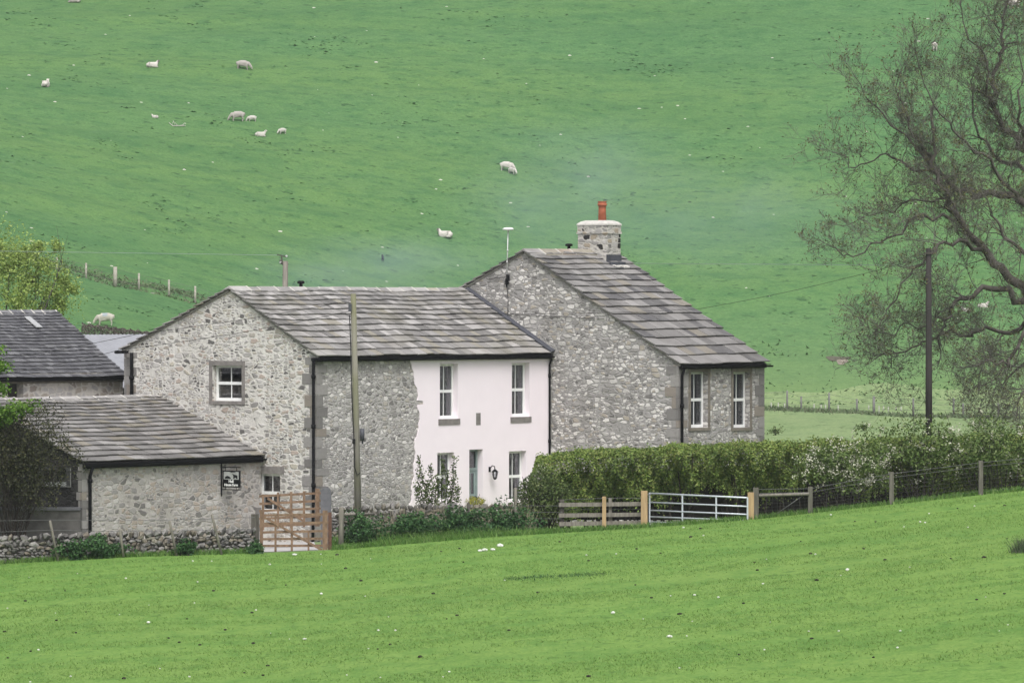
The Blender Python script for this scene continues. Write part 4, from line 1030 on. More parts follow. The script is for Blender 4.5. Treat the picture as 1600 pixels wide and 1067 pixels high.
# ------------------------------------------------------------------ big ash tree
def ash():
    random.seed(5); d0 = 176.0; b = at(1690, 800, d0); zg = gz(b.x, b.y)
    o = thing('ash_tree', 'large nearly bare ash tree with budding twigs spreading in from the photo edge', 'tree', (b.x, b.y, zg))
    trunk = MB(); tw = MB(); tips = []
    A = lambda px, py, dd=0: at(px, py, d0+dd)
    trunk.tube([A(1700, 860), A(1692, 760), A(1680, 640), A(1672, 560), A(1668, 500)], [.62, .5, .44, .42, .4], 12)
    limbs = [  # polyline in picture columns/rows with depth offsets, start radius, end radius
        ([(1670,540,0),(1610,470,-.3),(1565,418,-.6),(1535,385,-.8),(1505,352,-1),(1478,322,-1.2),(1465,285,-1.3),(1462,240,-1.4),(1455,190,-1.3)], .25, .05),
        ([(1672,500,0),(1655,400,.4),(1625,345,.6),(1590,312,.6),(1560,304,.5),(1520,308,.3),(1490,292,0),(1470,272,-.2),(1450,255,-.4)], .24, .07),
        ([(1672,500,0),(1662,380,1),(1645,290,1.2),(1610,240,1.2),(1575,205,1),(1556,175,.9),(1550,130,.8),(1562,85,.8),(1568,40,.8),(1572,-10,.8)], .22, .035),
        ([(1556,175,.9),(1540,150,.6),(1545,115,.4),(1538,85,.3),(1510,50,0),(1500,5,0)], .07, .02),
        ([(1600,470,-.4),(1560,452,-.8),(1525,458,-1.2),(1500,466,-1.4),(1484,482,-1.5),(1478,510,-1.5),(1468,540,-1.5)], .15, .035),
        ([(1545,395,-.7),(1510,377,-1.6),(1475,378,-2.2),(1452,395,-2.5),(1446,425,-2.6),(1450,462,-2.6),(1440,500,-2.6)], .10, .02),
        ([(1620,500,0),(1600,520,-1),(1585,550,-1.4),(1577,572,-1.6),(1548,562,-1.8),(1520,572,-2)], .12, .03),
        ([(1640,520,0),(1600,505,.8),(1570,520,1.2),(1535,515,1.4),(1500,525,1.5),(1470,520,1.5),(1430,540,1.5),(1390,552,1.4),(1350,560,1.3)], .12, .02),
        ([(1470,272,-.2),(1440,235,-.6),(1412,200,-.9),(1400,160,-1),(1392,125,-1)], .075, .02),
        ([(1450,255,-.4),(1420,225,.2),(1395,205,.5),(1350,165,.8),(1330,150,.9),(1312,120,.9)], .06, .015),
        ([(1470,272,-.2),(1432,268,.4),(1400,252,.9),(1370,240,1.2),(1335,255,1.3),(1300,262,1.3),(1282,240,1.3)], .07, .015),
        ([(1490,345,-1.1),(1440,335,-1.4),(1412,345,-1.6),(1372,372,-1.8),(1330,395,-1.9),(1290,400,-1.9),(1268,385,-1.9)], .075, .015),
        ([(1505,352,-1),(1482,310,-.5),(1425,312,.1),(1400,318,.5),(1350,335,.8),(1300,352,1)], .07, .012),
        ([(1450,390,-2.5),(1420,420,-2.8),(1395,455,-3),(1370,490,-3),(1350,520,-3),(1340,500,-3)], .05, .012),
        ([(1478,500,-1.5),(1440,510,-2),(1405,505,-2.2),(1370,520,-2.4),(1335,505,-2.4)], .05, .012),
        ([(1645,290,1.2),(1600,265,2),(1560,250,2.4),(1530,215,2.6),(1520,165,2.6),(1525,110,2.6)], .12, .02),
        ([(1590,312,.6),(1560,275,-.2),(1535,240,-.6),(1500,215,-.8),(1470,180,-.9),(1440,130,-.9),(1425,80,-.9)], .09, .015),
        ([(1668,470,0),(1640,420,-1.5),(1600,395,-2.4),(1570,372,-2.6),(1558,345,-2.6),(1545,320,-2.6)], .14, .03),
        ([(1690,560,0),(1650,575,-1),(1610,600,-1.6),(1590,630,-1.8),(1588,650,-1.8)], .10, .015),
        ([(1670,560,0),(1620,560,1),(1575,590,1.5),(1540,600,1.6),(1530,640,1.6)], .08, .012),
        ([(1577,572,-1.6),(1560,590,-1.7),(1552,615,-1.7),(1550,640,-1.7)], .03, .01), ([(1548,562,-1.8),(1530,585,-1.9),(1528,620,-1.9)], .03, .01), ([(1390,552,1.4),(1380,575,1.4),(1395,592,1.4)], .03, .01),
        ([(1660,380,1),(1700,300,1),(1740,220,1),(1780,120,1)], .2, .03), ([(1668,480,0),(1740,420,0),(1800,380,0),(1850,330,0)], .2, .03),
        ([(1565,85,.8),(1590,60,1),(1600,20,1)], .04, .012), ([(1600,235,1.2),(1590,190,0),(1598,130,-.4),(1590,70,-.5)], .09, .015),
    ]
    for pl, r0, r1 in limbs:
        pts = [A(1460 - (1460-q[0])*.84 if q[0] < 1460 else q[0], *q[1:]) for q in pl]
        # smooth by inserting midpoints with a little wander
        sm = []
        for a, c in zip(pts, pts[1:]):
            sm += [a, a.lerp(c, .33) + Vector((random.gauss(0, .09), random.gauss(0, .1), random.gauss(0, .09))), a.lerp(c, .67) + Vector((random.gauss(0, .09), random.gauss(0, .1), random.gauss(0, .09)))]
        sm.append(pts[-1]); n = len(sm); rr = [.86*(r0 + (r1-r0)*(k/(n-1))**.8) for k in range(n)]
        trunk.tube(sm, rr, 8, cap=False)
        total = sum((c-a).length for a, c in zip(sm, sm[1:]))
        for k in range(int(total*6.3)):
            q = (random.random()**.75)*(n-1); i = min(int(q), n-2); w = sm[i].lerp(sm[i+1], q-i)
            if w.x*FPX/w.y+800 > 1660: continue
            dv = (sm[i+1]-sm[i]).normalized()
            nd = dv*.7 + Vector((random.gauss(-.15, .7), random.gauss(0, .6), random.gauss(.1, .7)))
            if q/(n-1) < .35 and random.random() < .3: continue
            branch_tree(tw, w, nd, random.uniform(.6, 1.6), min(rr[i]*.4, .022), 2, .75, .25, tips, kids=(4, 6), segs=4, sides=4, minr=.0045, wig=.24, shrink=(.42, .7))
        branch_tree(tw, sm[-1], sm[-1]-sm[-2], .75, r1, 2, .6, .2, tips, kids=(4, 6), sides=4, minr=.0055, wig=.22)
    trunk.build('trunk', M['bark'], o); tw.build('twigs', M['twig'], o)
    T = np.array(tips); g = np.random.default_rng(3); T = T[g.random(len(T)) < .17]
    P = np.repeat(T, 2, axis=0) + g.normal(size=(len(T)*2, 3))*.035
    npmesh('buds', leaf_quads(P, .085, asp=.5), 4, M['bud'], o)
    print('ash tips', len(tips), 'twig faces', len(tw.f))
ash()

# ------------------------------------------------------------------ poles, wires, aerial
def pole(label, px0, py0, px1, py1, d, r, mat, zg=None):
    a = at(px1, py1, d); t = at(px0, py0, d)
    o = thing('utility_pole', label, 'pole', (a.x, a.y, a.z)); mb = MB()
    mb.tube([a, a.lerp(t, .5), t], [r*1.12, r, r*.86], 12); mb.build('shaft', mat, o)
    return o, a, t
dP = 167.3
po, pa, pt = pole('mossy grey utility pole with cable boxes in front of the stone wing', 552, 459, 560.5, 850, dP, .104, M['pole'])
mb = MB(); q = at(546.5, 481, dP-.1); mb.box(q - Vector((.045, .06, .12)), q + Vector((.06, .06, .13))); mb.build('junction_box', M['lead'], po)
mb = MB(); q = at(566, 679, dP-.05); mb.tube([q - Vector((0, 0, .2)), q + Vector((0, 0, .2))], .075, 10); mb.tube([q - Vector((-.01, 0, .3)), q - Vector((-.01, 0, .19))], .03, 8); mb.build('cable_canister', M['lead'], po)
mb = MB()
mb.tube([at(546, 492, dP-.14), at(548, 540, dP-.14), at(549, 600, dP-.14), at(551, 650, dP-.14), at(553, 690, dP-.14), at(554, 730, dP-.15), at(558, 742, dP-.16), at(563, 738, dP-.1)], .018, 5)
mb.blob(at(553, 689, dP-.17), (.06, .05, .13)); mb.build('down_cable', M['cable'], po)
po2, qa, qt = pole('weathered pole with small bracket rising behind the farmhouse roof', 446, 408, 443.5, 640, 188, .11, M['old_wood'])
mb = MB(); c = at(441, 404, 188); mb.bar(at(433, 398, 188), at(447, 401.5, 188), .05, .04); mb.build('cross_arm', M['dark_wood'], po2); mb = MB(); mb.bar(at(440, 400, 188), at(441, 411, 188), .05, .05)
mb.tube([at(438, 406, 188), at(439, 411, 188), at(443, 413, 188)], .04, 6); mb.bar(at(443, 413, 188), at(451, 413, 188), .03, .03); mb.build('bracket', M['dark_wood'], po2); mb = MB(); mb.bar(at(441, 430, 188), at(450, 429.5, 188), .03, .03); mb.build('step_bolt', M['dark_wood'], po2)
mb = MB(); mb.blob(at(447.5, 400.2, 188), (.05, .05, .05)); mb.build('insulator', M['alu'], po2); mb = MB(); mb.blob(at(438.5, 410, 188), (.05, .05, .06)); mb.build('insulator', M['alu'], po2)
po3, ra, rt = pole('tall dark tarred pole standing behind the hedge under the ash tree', 1451, 388, 1451.5, 735, 172.6, .108, M['pole_dark'])
mb = MB(); q = at(1449.5, 395, 172.5); mb.bar(at(1444, 396, 172.5), at(1459, 396, 172.5), .05, .05); mb.build('bracket', M['dark_wood'], po3)
def wire(label, pts, r, mat, sag=0.0, n=14):
    mb = MB(); P = []
    for a, b in zip(pts, pts[1:]):
        for k in range(n):
            q = k/n; P.append(Vector(a).lerp(Vector(b), q) - Vector((0, 0, sag*4*q*(1-q))))
    P.append(Vector(pts[-1])); mb.tube(P, r, 5)
    mb.build('overhead_wire', mat, None, label, 'wire', 'overhead wires', origin=P[0])
wire('upper black wire from the mossy pole across the pale gable', [at(548, 470, dP), at(215, 522, 163.5), at(-60, 570, 160)], .008, M['cable'], .06)
wire('lower black wire from the mossy pole box across the pale gable', [at(547, 486, dP), at(190, 546, 163), at(-60, 592, 160)], .008, M['cable'], .10)
wire('black wire sagging from the mossy pole to the ash tree pole', [at(553, 487, dP), at(1090, 483, 170.3), at(1451, 400, 172.5)], .007, M['cable'], .12)
wire('pale wire strung across the green hill to the ash tree pole', [at(900, 411, 192), at(1450, 415, 173)], .010, M['pale_cable'], 0)
wire('pale wire strung across the hill above the barn', [at(443, 399, 188), at(-40, 392, 190)], .010, M['pale_cable'], 0)
wire('thin cable crossing the cobbled gable below the aerial', [hw(tB-.03, uf(722, tB), zat(488, 182)), hw(tB-.03, uf(945, tB), zat(498, 180))], .010, M['cable'], 0)
# aerial
ua_ = uf(791.5, tB-.12); zb_ = zat(444, fd(tB, ua_)); base = hw(tB-.12, ua_, zb_)
ae = thing('aerial_mast', 'thin aerial mast with flat disc antenna fixed to the cobbled gable', 'antenna', tuple(base))
mb = MB(HM); zt_ = zat(359, fd(tB, ua_)); mb.tube([(tB-.12, ua_, zb_), (tB-.12, ua_-.07, zt_)], .02, 8)
mb.tube([(tB-.12, ua_-.02, zb_+.75), (tB-.12, ua_-.024, zb_+.82)], .03, 8); mb.tube([(tB-.12, ua_-.045, zb_+1.15), (tB-.12, ua_-.05, zb_+1.22)], .03, 8); mb.build('mast', M['alu'], ae)
mb = MB(HM); mb.lathe([(.04, -.05), (.05, -.02), (.19, -.01), (.20, .03), (.15, .06), (.05, .075)], (tB-.12, ua_-.07, zt_), 14); mb.build('disc_antenna', M['white'], ae)
mb = MB(HM); mb.bar((tB-.12, ua_, zb_+.05), (tB, ua_, zb_+.05), .04, .04); mb.box((tB-.2, ua_-.08, zb_-.02), (tB-.13, ua_+.0, zb_+.2)); mb.box((tB-.17, ua_-.14, zb_+.1), (tB-.12, ua_-.02, zb_+.34)); mb.tube([(tB-.12, ua_, zb_+.2), (tB-.06, ua_+.06, zb_-.12)], .015, 5); mb.build('clamp', M['black'], ae)
mb = MB(HM); mb.tube([(tB-.03, ua_+.85, zb_+.18), (tB-.04, ua_+.5, zb_+.22), (tB-.1, ua_+.05, zb_+.24)], .011, 5); mb.tube([(tB-.1, ua_, zb_), (tB-.03, ua_-.0, zb_-.6), (tB-.03, ua_+.02, zb_-1.25)], .011, 5); mb.build('cable', M['cable'], ae)
# lantern
lt, lz = tz(764, 738); ln = thing('wall_lantern', 'black carriage lantern on the pink wall beside the door', 'lamp', tuple(hw(lt, 0, lz)), HR)
mb = MB(HM); mb.box((lt-.05, -.04, lz+.02), (lt+.05, -.0225, lz+.2)); mb.tube([(lt, -.04, lz+.12), (lt, -.14, lz+.24), (lt, -.24, lz+.22), (lt, -.26, lz+.12)], .018, 6); mb.build('bracket', M['black'], ln)
mb = MB(HM); mb.lathe([(.03, .12), (.05, .10), (.12, .04), (.115, .03)], (lt, -.26, lz), 6); mb.lathe([(.05, -.22), (.065, -.2), (.065, -.19), (.03, -.24)], (lt, -.26, lz), 6)
for k in range(6):
    an = math.pi*2*k/6; mb.tube([(lt+.06*math.cos(an), -.26+.06*math.sin(an), lz-.19), (lt+.105*math.cos(an), -.26+.105*math.sin(an), lz+.03)], .011, 4)
mb.build('lantern_cage', M['black'], ln)
mb = MB(HM); mb.lathe([(.05, -.185), (.092, .025)], (lt, -.26, lz), 6); mb.build('glass', M['glass'], ln)

# ------------------------------------------------------------------ dry stone walls
def drystone(name, label, pts, h, w, seed, cope=True, size=(.10, .20)):
    """pts: world base line (x, y, zbase, ztop)"""
    r = random.Random(seed); random.seed(seed)
    a0 = pts[0]; o = thing(name, label, 'wall', (a0[0], a0[1], a0[2])); mb = MB(); cp = MB(); core = MB()
    for (x0, y0, b0, t0), (x1, y1, b1, t1) in zip(pts, pts[1:]):
        Lx = math.hypot(x1-x0, y1-y0); ang = math.atan2(y1-y0, x1-x0); nx, ny = math.sin(ang), -math.cos(ang)
        ch = .22 if cope else .0
        zrel = 0.0
        H = max(t0-b0, t1-b1) - ch
        while zrel < H - .03:
            hh = r.uniform(.08, .14); x = r.uniform(-.1, 0)
            while x < Lx:
                l = r.uniform(*size) * r.uniform(.8, 1.7); q = min(1, max(0, (x+l/2)/Lx)); bz_ = b0+(b1-b0)*q; tz_ = t0+(t1-t0)*q
                z = bz_ + zrel + hh/2
                if z < tz_ - ch + .04 and x+l < Lx + .1:
                    for side in (1, -1):
                        off = (w/2 - .07 - .05*zrel) * side + r.uniform(-.025, .025)
                        mb.blob((x0+(x1-x0)*q + nx*off, y0+(y1-y0)*q + ny*off, z + r.uniform(-.035, .035)), (l*r.uniform(.45, .68), .10, hh*r.uniform(.42, .85)), ang + r.uniform(-.25, .25), .28, r.uniform(-.35, .35))
                x += l
            zrel += hh * .95
        core.hexpts([(x0-nx*w*.25, y0-ny*w*.25, b0-.2), (x1-nx*w*.25, y1-ny*w*.25, b1-.2), (x1+nx*w*.25, y1+ny*w*.25, b1-.2), (x0+nx*w*.25, y0+ny*w*.25, b0-.2),
                     (x0-nx*w*.25, y0-ny*w*.25, t0-.26), (x1-nx*w*.25, y1-ny*w*.25, t1-.26), (x1+nx*w*.25, y1+ny*w*.25, t1-.26), (x0+nx*w*.25, y0+ny*w*.25, t0-.26)])
        if cope:
            x = 0
            while x < Lx:
                l = r.uniform(.10, .30); q = min(1, (x+l/2)/Lx); lean = r.uniform(-.1, .9)
                cp.blob((x0+(x1-x0)*q, y0+(y1-y0)*q, t0+(t1-t0)*q - .10 + r.uniform(-.03, .03)), (l*.5, w*.52, r.uniform(.09, .17)), ang + r.uniform(-.2, .2), .26, lean)
                x += l * .9
    mb.build('stonework', M['drystone'], o)
    if cope: cp.build('coping', M['drystone'], o)
    core.build('hearting', M['dark_wood'], o)
    return o
def wp(px, pb, pt, d): return (xat(px, d), d, zat(pb, d), zat(pt, d))
drystone('drystone_wall', 'low rough drystone wall with leaning stakes along the field edge', [wp(-60, 900, 842, 161.8), wp(0, 885, 838, 162.0), wp(120, 876, 832, 162.2), wp(260, 870, 829, 162.3), wp(397, 866, 824, 162.4)], .8, .5, 201)
drystone('garden_wall', 'mossy garden wall with stone coping below the pink front', [wp(519, 850, 793, 168.2), wp(600, 845, 787, 168.4), wp(720, 840, 788, 168.6), wp(850, 835, 786, 168.9)], .9, .5, 202)
# cement wall joining the outbuilding corner
c0_ = hw(oT0-.02, oF-.05, 0); o = thing('yard_wall', 'flat topped grey yard wall under the dark olive bush', 'wall', (c0_.x-2, c0_.y, -1.5))
mb = MB(); mb.hexpts([(-19.5, 163.3, -1.7), (c0_.x-.05, 163.85, -1.7), (c0_.x-.05, 164.2, -1.7), (-19.5, 163.65, -1.7), (-19.5, 163.3, .10), (c0_.x-.05, 163.85, .10), (c0_.x-.05, 164.2, .10), (-19.5, 163.65, .10)]); mb.build('wall_body', M['wall_cement'], o)
mb = MB(); mb.hexpts([(-19.5, 163.25, .104), (c0_.x-.05, 163.80, .104), (c0_.x-.05, 164.25, .104), (-19.5, 163.7, .104), (-19.5, 163.25, .19), (c0_.x-.05, 163.80, .19), (c0_.x-.05, 164.25, .19), (-19.5, 163.7, .19)]); mb.build('coping', M['stone_flag'], o)

# ------------------------------------------------------------------ fences and gates
def post(parent, px, py0, py1, d, r, mat, lean=0, square=True, name='post', d1=None):
    a = at(px, py1, d) - Vector((0, 0, .15)); t = at(px + lean, py0, d if d1 is None else d1); mb = MB()
    if square: mb.bar(a, t, r*2, r*2, up=(0, 1, 0))
    else: mb.tube([a, t - (t-a).normalized()*r*.4, t], [r*1.02, r, r*.7], 9)
    return mb.build(name, mat, parent)
def strand(mb, pts, r=.007): mb.tube(pts, r, 4, cap=False)
# leaning stakes before the drystone wall
wf = thing('stake_fence', 'leaning grey stakes and wires against the drystone wall', 'fence', tuple(at(200, 866, 161.4)))
for px0, py0, px1, py1 in ((78, 813, 91, 870), (187, 826, 193, 862), (265, 813, 277, 867), (331, 803, 348, 865)):
    post(wf, px1, py0, py1, 161.45, .042, M['old_wood'], px0-px1, False)
mb = MB(); dd = 161.36
for ys in ((814, 812, 813, 812, 808), (832, 828, 830, 829, 826)):
    strand(mb, [at(x, y, dd) for x, y in zip((-40, 80, 190, 267, 398), ys)], .007)
mb.build('wire', M['wire'], wf)
# fence in front of the garden wall
gf = thing('post_fence', 'old grey posts with a rail and wire before the mossy garden wall', 'fence', tuple(at(640, 850, 163.2)))
post(gf, 533, 792, 860, 163.0, .085, M['old_wood'], 0, False); post(gf, 584, 800, 855, 164.8, .06, M['old_wood'], 0, False)
post(gf, 731, 784, 842, 164.0, .045, M['dark_wood'], 1, False); post(gf, 806, 762, 832, 164.0, .055, M['old_wood'], -1, False)
mb = MB(); mb.tube([at(536, 803.5, 163.2), at(584, 802.5, 164.7)], .045, 8); mb.build('rail', M['old_wood'], gf)
mb = MB()
for k in range(3): strand(mb, [at(584, 812+k*9, 164.7), at(731, 800+k*10, 164.0), at(806, 790+k*10, 164.0), at(878, 790+k*10, 164.3)], .006)
mb.build('wire', M['wire'], gf)
# dark end post and stone gate stoop
o = thing('gate_post', 'dark square gate post at the end of the drystone wall', 'post', tuple(at(398.5, 864, 162.9))); post(o, 398.5, 803, 864, 162.9, .12, M['dark_wood'], name='shaft')
o = thing('stone_gatepost', 'grey stone gatepost with rounded top beside the wooden gates', 'gatepost', tuple(at(509.5, 850, 165.6)))
mb = MB(); a = at(509.5, 862, 165.6); zt = zat(768, 165.6)
pf = [(-.17, a.z), (.17, a.z), (.165, zt), (.13, zt+.09), (.05, zt+.14), (-.05, zt+.14), (-.13, zt+.09), (-.165, zt)]
f0 = [mb.p((a.x+x, a.y-.12, z)) for x, z in pf]; f1 = [mb.p((a.x+x, a.y+.12, z)) for x, z in pf]; n = len(pf)
mb.f.append(f0[::-1]); mb.f.append(f1); mb.sm += [False, False]
for k in range(n): mb.f.append([f0[k], f0[(k+1)%n], f1[(k+1)%n], f1[k]]); mb.sm.append(False)
mb.build('slab', M['stone_flag'], o)
# wooden gates
def timber_gate(label, d, xl, xr, rails, ups, diag, top, bot, rail_h=.075, stile=None):
    a = at(xl, bot, d); o = thing('timber_gate', label, 'gate', tuple(a), group='brown timber field gates')
    for y0, y1 in rails: mb = MB(); mb.bar(at(xl, y0, d), at(xr, y1, d), .035, rail_h); mb.build('rail', M['gate_wood'], o)
    for px, yt, yb, w in ups: mb = MB(); mb.bar(at(px, yb, d-.03), at(px, yt, d-.03), .024, w, up=(1, 0, 0)); mb.build('upright', M['gate_wood'], o)
    mb = MB(); mb.bar(at(*diag[0], d-.06), at(*diag[1], d-.06), .03, .075); mb.build('brace', M['gate_wood'], o)
    return o
timber_gate('nearer brown timber gate at the yard entrance', 162.9, 407, 513, [(805, 803), (818, 816), (831.5, 829), (842, 841), (852.5, 852)],
            [(408.5, 799, 861, .10), (430.5, 804, 862, .07), (456, 803, 861, .07), (482, 830, 860, .06), (508, 797, 860, .16)], ((410, 806), (503, 859)), 800, 861)
timber_gate('further brown timber gate standing open behind the nearer one', 166.2, 405, 502, [(775, 770), (787, 782), (798, 794), (810, 806), (822, 818)],
            [(411, 772, 828, .08), (434.5, 769, 826, .07), (455, 768, 825, .08), (475, 767, 823, .08), (496, 763, 822, .14)], ((418, 778), (476, 815)), 768, 828)
o = thing('brown_gatepost', 'reddish brown post hanging the nearer timber gate', 'post', tuple(at(516, 860, 163.1))); post(o, 515.5, 800, 860, 163.15, .055, plain('red_brown_post', (.13, .07, .05), .8, .3), name='shaft')
# rail fence left of the metal gate
rf = thing('rail_fence', 'three rail wooden fence between bare shrub and metal gate', 'fence', tuple(at(940, 828, 164.6)))
for (a0, a1), (b0, b1) in (((873, 788.5), (1003, 787)), ((873, 805), (1003, 803.5)), ((873, 818.5), (1003, 816))):
    mb = MB(); mb.bar(at(a0, a1, 164.7), at(b0, b1, 164.7), .05, .13); mb.build('rail', M['old_wood'], rf)
post(rf, 878, 780, 834, 164.85, .07, M['dark_wood']); post(rf, 953.5, 778, 828, 164.85, .055, M['old_wood']); post(rf, 944, 775.5, 828, 164.55, .062, M['new_wood'])
mb = MB(); strand(mb, [at(873, 781, 164.8), at(944, 778, 164.8), at(1003, 778, 164.8)]); strand(mb, [at(873, 796, 164.8), at(1003, 795, 164.8)]); mb.build('wire', M['wire'], rf)
# metal gate
dl, dr_ = 164.6, 162.2
o = thing('new_gatepost', 'thick new yellow timber post at the hinge end by the rail fence', 'post', tuple(at(1006.5, 824, 164.3)), group='new yellow gateposts'); post(o, 1006.5, 766.5, 826, 164.3, .105, M['new_wood'], name='shaft')
o = thing('new_gatepost', 'slimmer new yellow timber post beside the old grey fence post', 'post', tuple(at(1173, 812, 162.3)), group='new yellow gateposts'); post(o, 1173, 769, 814, 162.3, .098, M['new_wood'], name='shaft')
mg = thing('metal_gate', 'galvanised metal field gate with horizontal bars between new yellow posts', 'gate', tuple(at(1090, 820, 163.4)))
GL = [770.5, 784.5, 797, 807, 815, 822]; GRr = [777.5, 791, 803.5, 813, 821, 828]
for yl, yr in zip(GL, GRr):
    mb = MB(); mb.tube([at(1015, yl, dl), at(1168, yr, dr_)], .026 if yl > 771 else .03, 8); mb.build('bar', M['galv'], mg)
def gp(q, k): px = 1015 + (1168-1015)*q; return at(px, (GL[k] + (GRr[k]-GL[k])*q), dl + (dr_-dl)*q - .03)
for q in (0.0, .335, .68, 1.0):
    mb = MB(); mb.bar(gp(q, 0) + Vector((0, 0, .02)), gp(q, 5) - Vector((0, 0, .02)), .05, .012 if 0 < q < 1 else .05, up=(0, 1, 0)); mb.build('upright', M['galv'], mg)
mb = MB(); q0 = at(1011, 772.5, 164.2); mb.tube([q0, at(1016, 772.5, 164.5)], .022, 6); q1 = at(1011, 817, 164.2); mb.tube([q1, at(1016, 817, 164.5)], .022, 6); mb.build('hinge', M['wire'], mg)
# netting fence on the right
nf = thing('netting_fence', 'old grey posts with wire netting along the hawthorns', 'fence', tuple(at(1390, 795, 162.2)))
NP = [(1181, 761.5, 811), (1266, 760, 803), (1393, 737, 790), (1532.5, 719.5, 775), (1690, 705, 760)]; dn = 162.35
greyp = plain('grey_fence_post', (.12, .113, .095), .9, .4, 14, .1, bump=.5, stretch=(1, 1, .12))
for px, a, b in NP: post(nf, px, a, b, dn, .085 if px < 1185 else .07, greyp)
mb = MB(); mb.tube([at(1186, 774, dn-.1), at(1264, 771.5, dn-.1)], .05, 8); mb.build('rail', M['old_wood'], nf)
mb = MB(); mb.tube([at(1208, 806, dn-.05), at(1262, 769, dn-.05)], .012, 5); strand(mb, [at(px, a+3, dn-.06) for px, a, b in NP], .008); strand(mb, [at(px, a+9, dn-.06) for px, a, b in NP], .007)
mb.build('wire', M['wire'], nf)
mb = MB()
for (x0, a0, b0), (x1, a1, b1) in zip(NP, NP[1:]):
    for k in range(7):
        q = .30 + .68*k/6; strand(mb, [at(x0, a0+(b0-a0)*q, dn-.05), at((x0+x1)/2, (a0+a1)/2+((b0+b1)/2-(a0+a1)/2)*q+.5, dn-.05), at(x1, a1+(b1-a1)*q, dn-.05)], .0019)
    m = int((x1-x0)/8)
    for k in range(1, m):
        q = k/m; px = x0+(x1-x0)*q; ya, yb = a0+(a1-a0)*q, b0+(b1-b0)*q; strand(mb, [at(px, ya+(yb-ya)*.3, dn-.05), at(px, yb, dn-.05)], .0015)
mb.build('netting', M['wire'], nf)
# gravel track through the gate
mb = MB(); P = []
for d_ in np.linspace(162.7, 176, 14):
    row = []
    for q in np.linspace(0, 1, 9):
        x = xat(404 + 94*q, 163.0) + (d_-163)*(-.06) ; row.append((x, d_, gz(x, d_) + .012))
    P.append(row)
for r0, r1 in zip(P, P[1:]):
    for k in range(8): mb.poly([r0[k], r0[k+1], r1[k+1], r1[k]], True)
mb.build('track', M['gravel'], kind='structure')

# far fences
def far_fence(label, spec, r, mat, wires, weights=None):
    b0 = hit(spec[0][0], spec[0][2]); o = thing('wire_fence', label, 'fence', tuple(b0)); tops = []
    for s in spec:
        px, yt, yb = s[:3]; rr = s[3] if len(s) > 3 else r
        b = hit(px, yb); t = at(px, yt, b.y); mb = MB(); mb.tube([b - Vector((0, 0, .2)), t], [rr, rr*.92], 7); mb.build('post', mat, o); tops.append((b, t))
    mb = MB()
    for q in wires: strand(mb, [b.lerp(t, q) - Vector((0, .06, 0)) for b, t in tops], .008)
    mb.build('wire', M['wire'], o); return [b for b, t in tops]
fl = far_fence('line of pale posts and wire running down the hill beyond the farmhouse', [(-20, 378, 404), (42, 391, 409), (89, 402, 422), (134.5, 411, 435), (180, 417, 447, .14), (217, 427, 453), (264, 437, 464), (305, 447, 474), (350, 460, 488), (400, 472, 500)], .075, plain('pale_post', (.34, .32, .27), .9, .2), (.3, .6, .9))
fr_ = far_fence('distant valley fence of thin grey posts beyond the hedge', [(1190, 612, 640), (1230, 610, 641), (1252, 619, 641.5), (1295.5, 613.5, 643), (1339, 623, 645), (1365.5, 619, 648, .09), (1427, 622, 651), (1490, 622, 651), (1505, 630, 652), (1560, 630, 654), (1640, 630, 656)], .065, plain('far_grey_post', (.17, .165, .16), .9, .2), (.35, .65, .92))
for px, y0, y1 in ((1205, 629, 639), (1216, 629, 639), (1226, 630, 639), (1272, 631, 641), (1283, 632, 641), (1290, 632, 641), (1309.5, 633, 643.5), (1357.5, 633, 640), (1373.5, 634, 648), (1380.5, 634, 642), (1388, 635, 643), (1400, 635.5, 641.5), (1408, 635, 642)):
    b = hit(px, y1); mb = MB(); mb.tube([b - Vector((0, 0, .1)), at(px, y0, b.y)], .035, 6)
    mb.build('white_stake', M['stake'], None, 'thin white stake standing along the distant valley fence', 'stake', 'white stakes by the valley fence', origin=b)

# ------------------------------------------------------------------ grass and weeds (stuff)
def blades(P, h, w, lean, g):
    n = len(P); an = g.uniform(0, 6.283, n); hh = h * g.uniform(.5, 1.4, n); ww = w * g.uniform(.7, 1.4, n)
    s = np.stack([np.cos(an), np.sin(an), np.zeros(n)], 1) * ww[:, None] * .5
    l = g.normal(size=(n, 3)) * lean; l[:, 2] = 0
    tip = P + l * hh[:, None] + np.stack([0*hh, 0*hh, hh], 1)
    return np.stack([P - s, P + s, tip], 1).reshape(-1, 3)
g = np.random.default_rng(500)
n = 230000; Y = 112 + 51 * g.random(n)**.9; X = (g.random(n)*2 - 1) * Y * .112; E = edgeY(X); k = Y < E - .02; X, Y = X[k], Y[k]
dens = nz(X, Y, .9, 77) + .8*nz(X, Y, 2.3, 78) + g.normal(size=len(X))*.25; k = dens > -.05; X, Y = X[k], Y[k]
P = np.stack([X, Y, ground(X, Y) - .01], 1)
npmesh('pasture_grass', blades(P, .055, .022, .9, g), 3, M['blade'], kind='stuff')
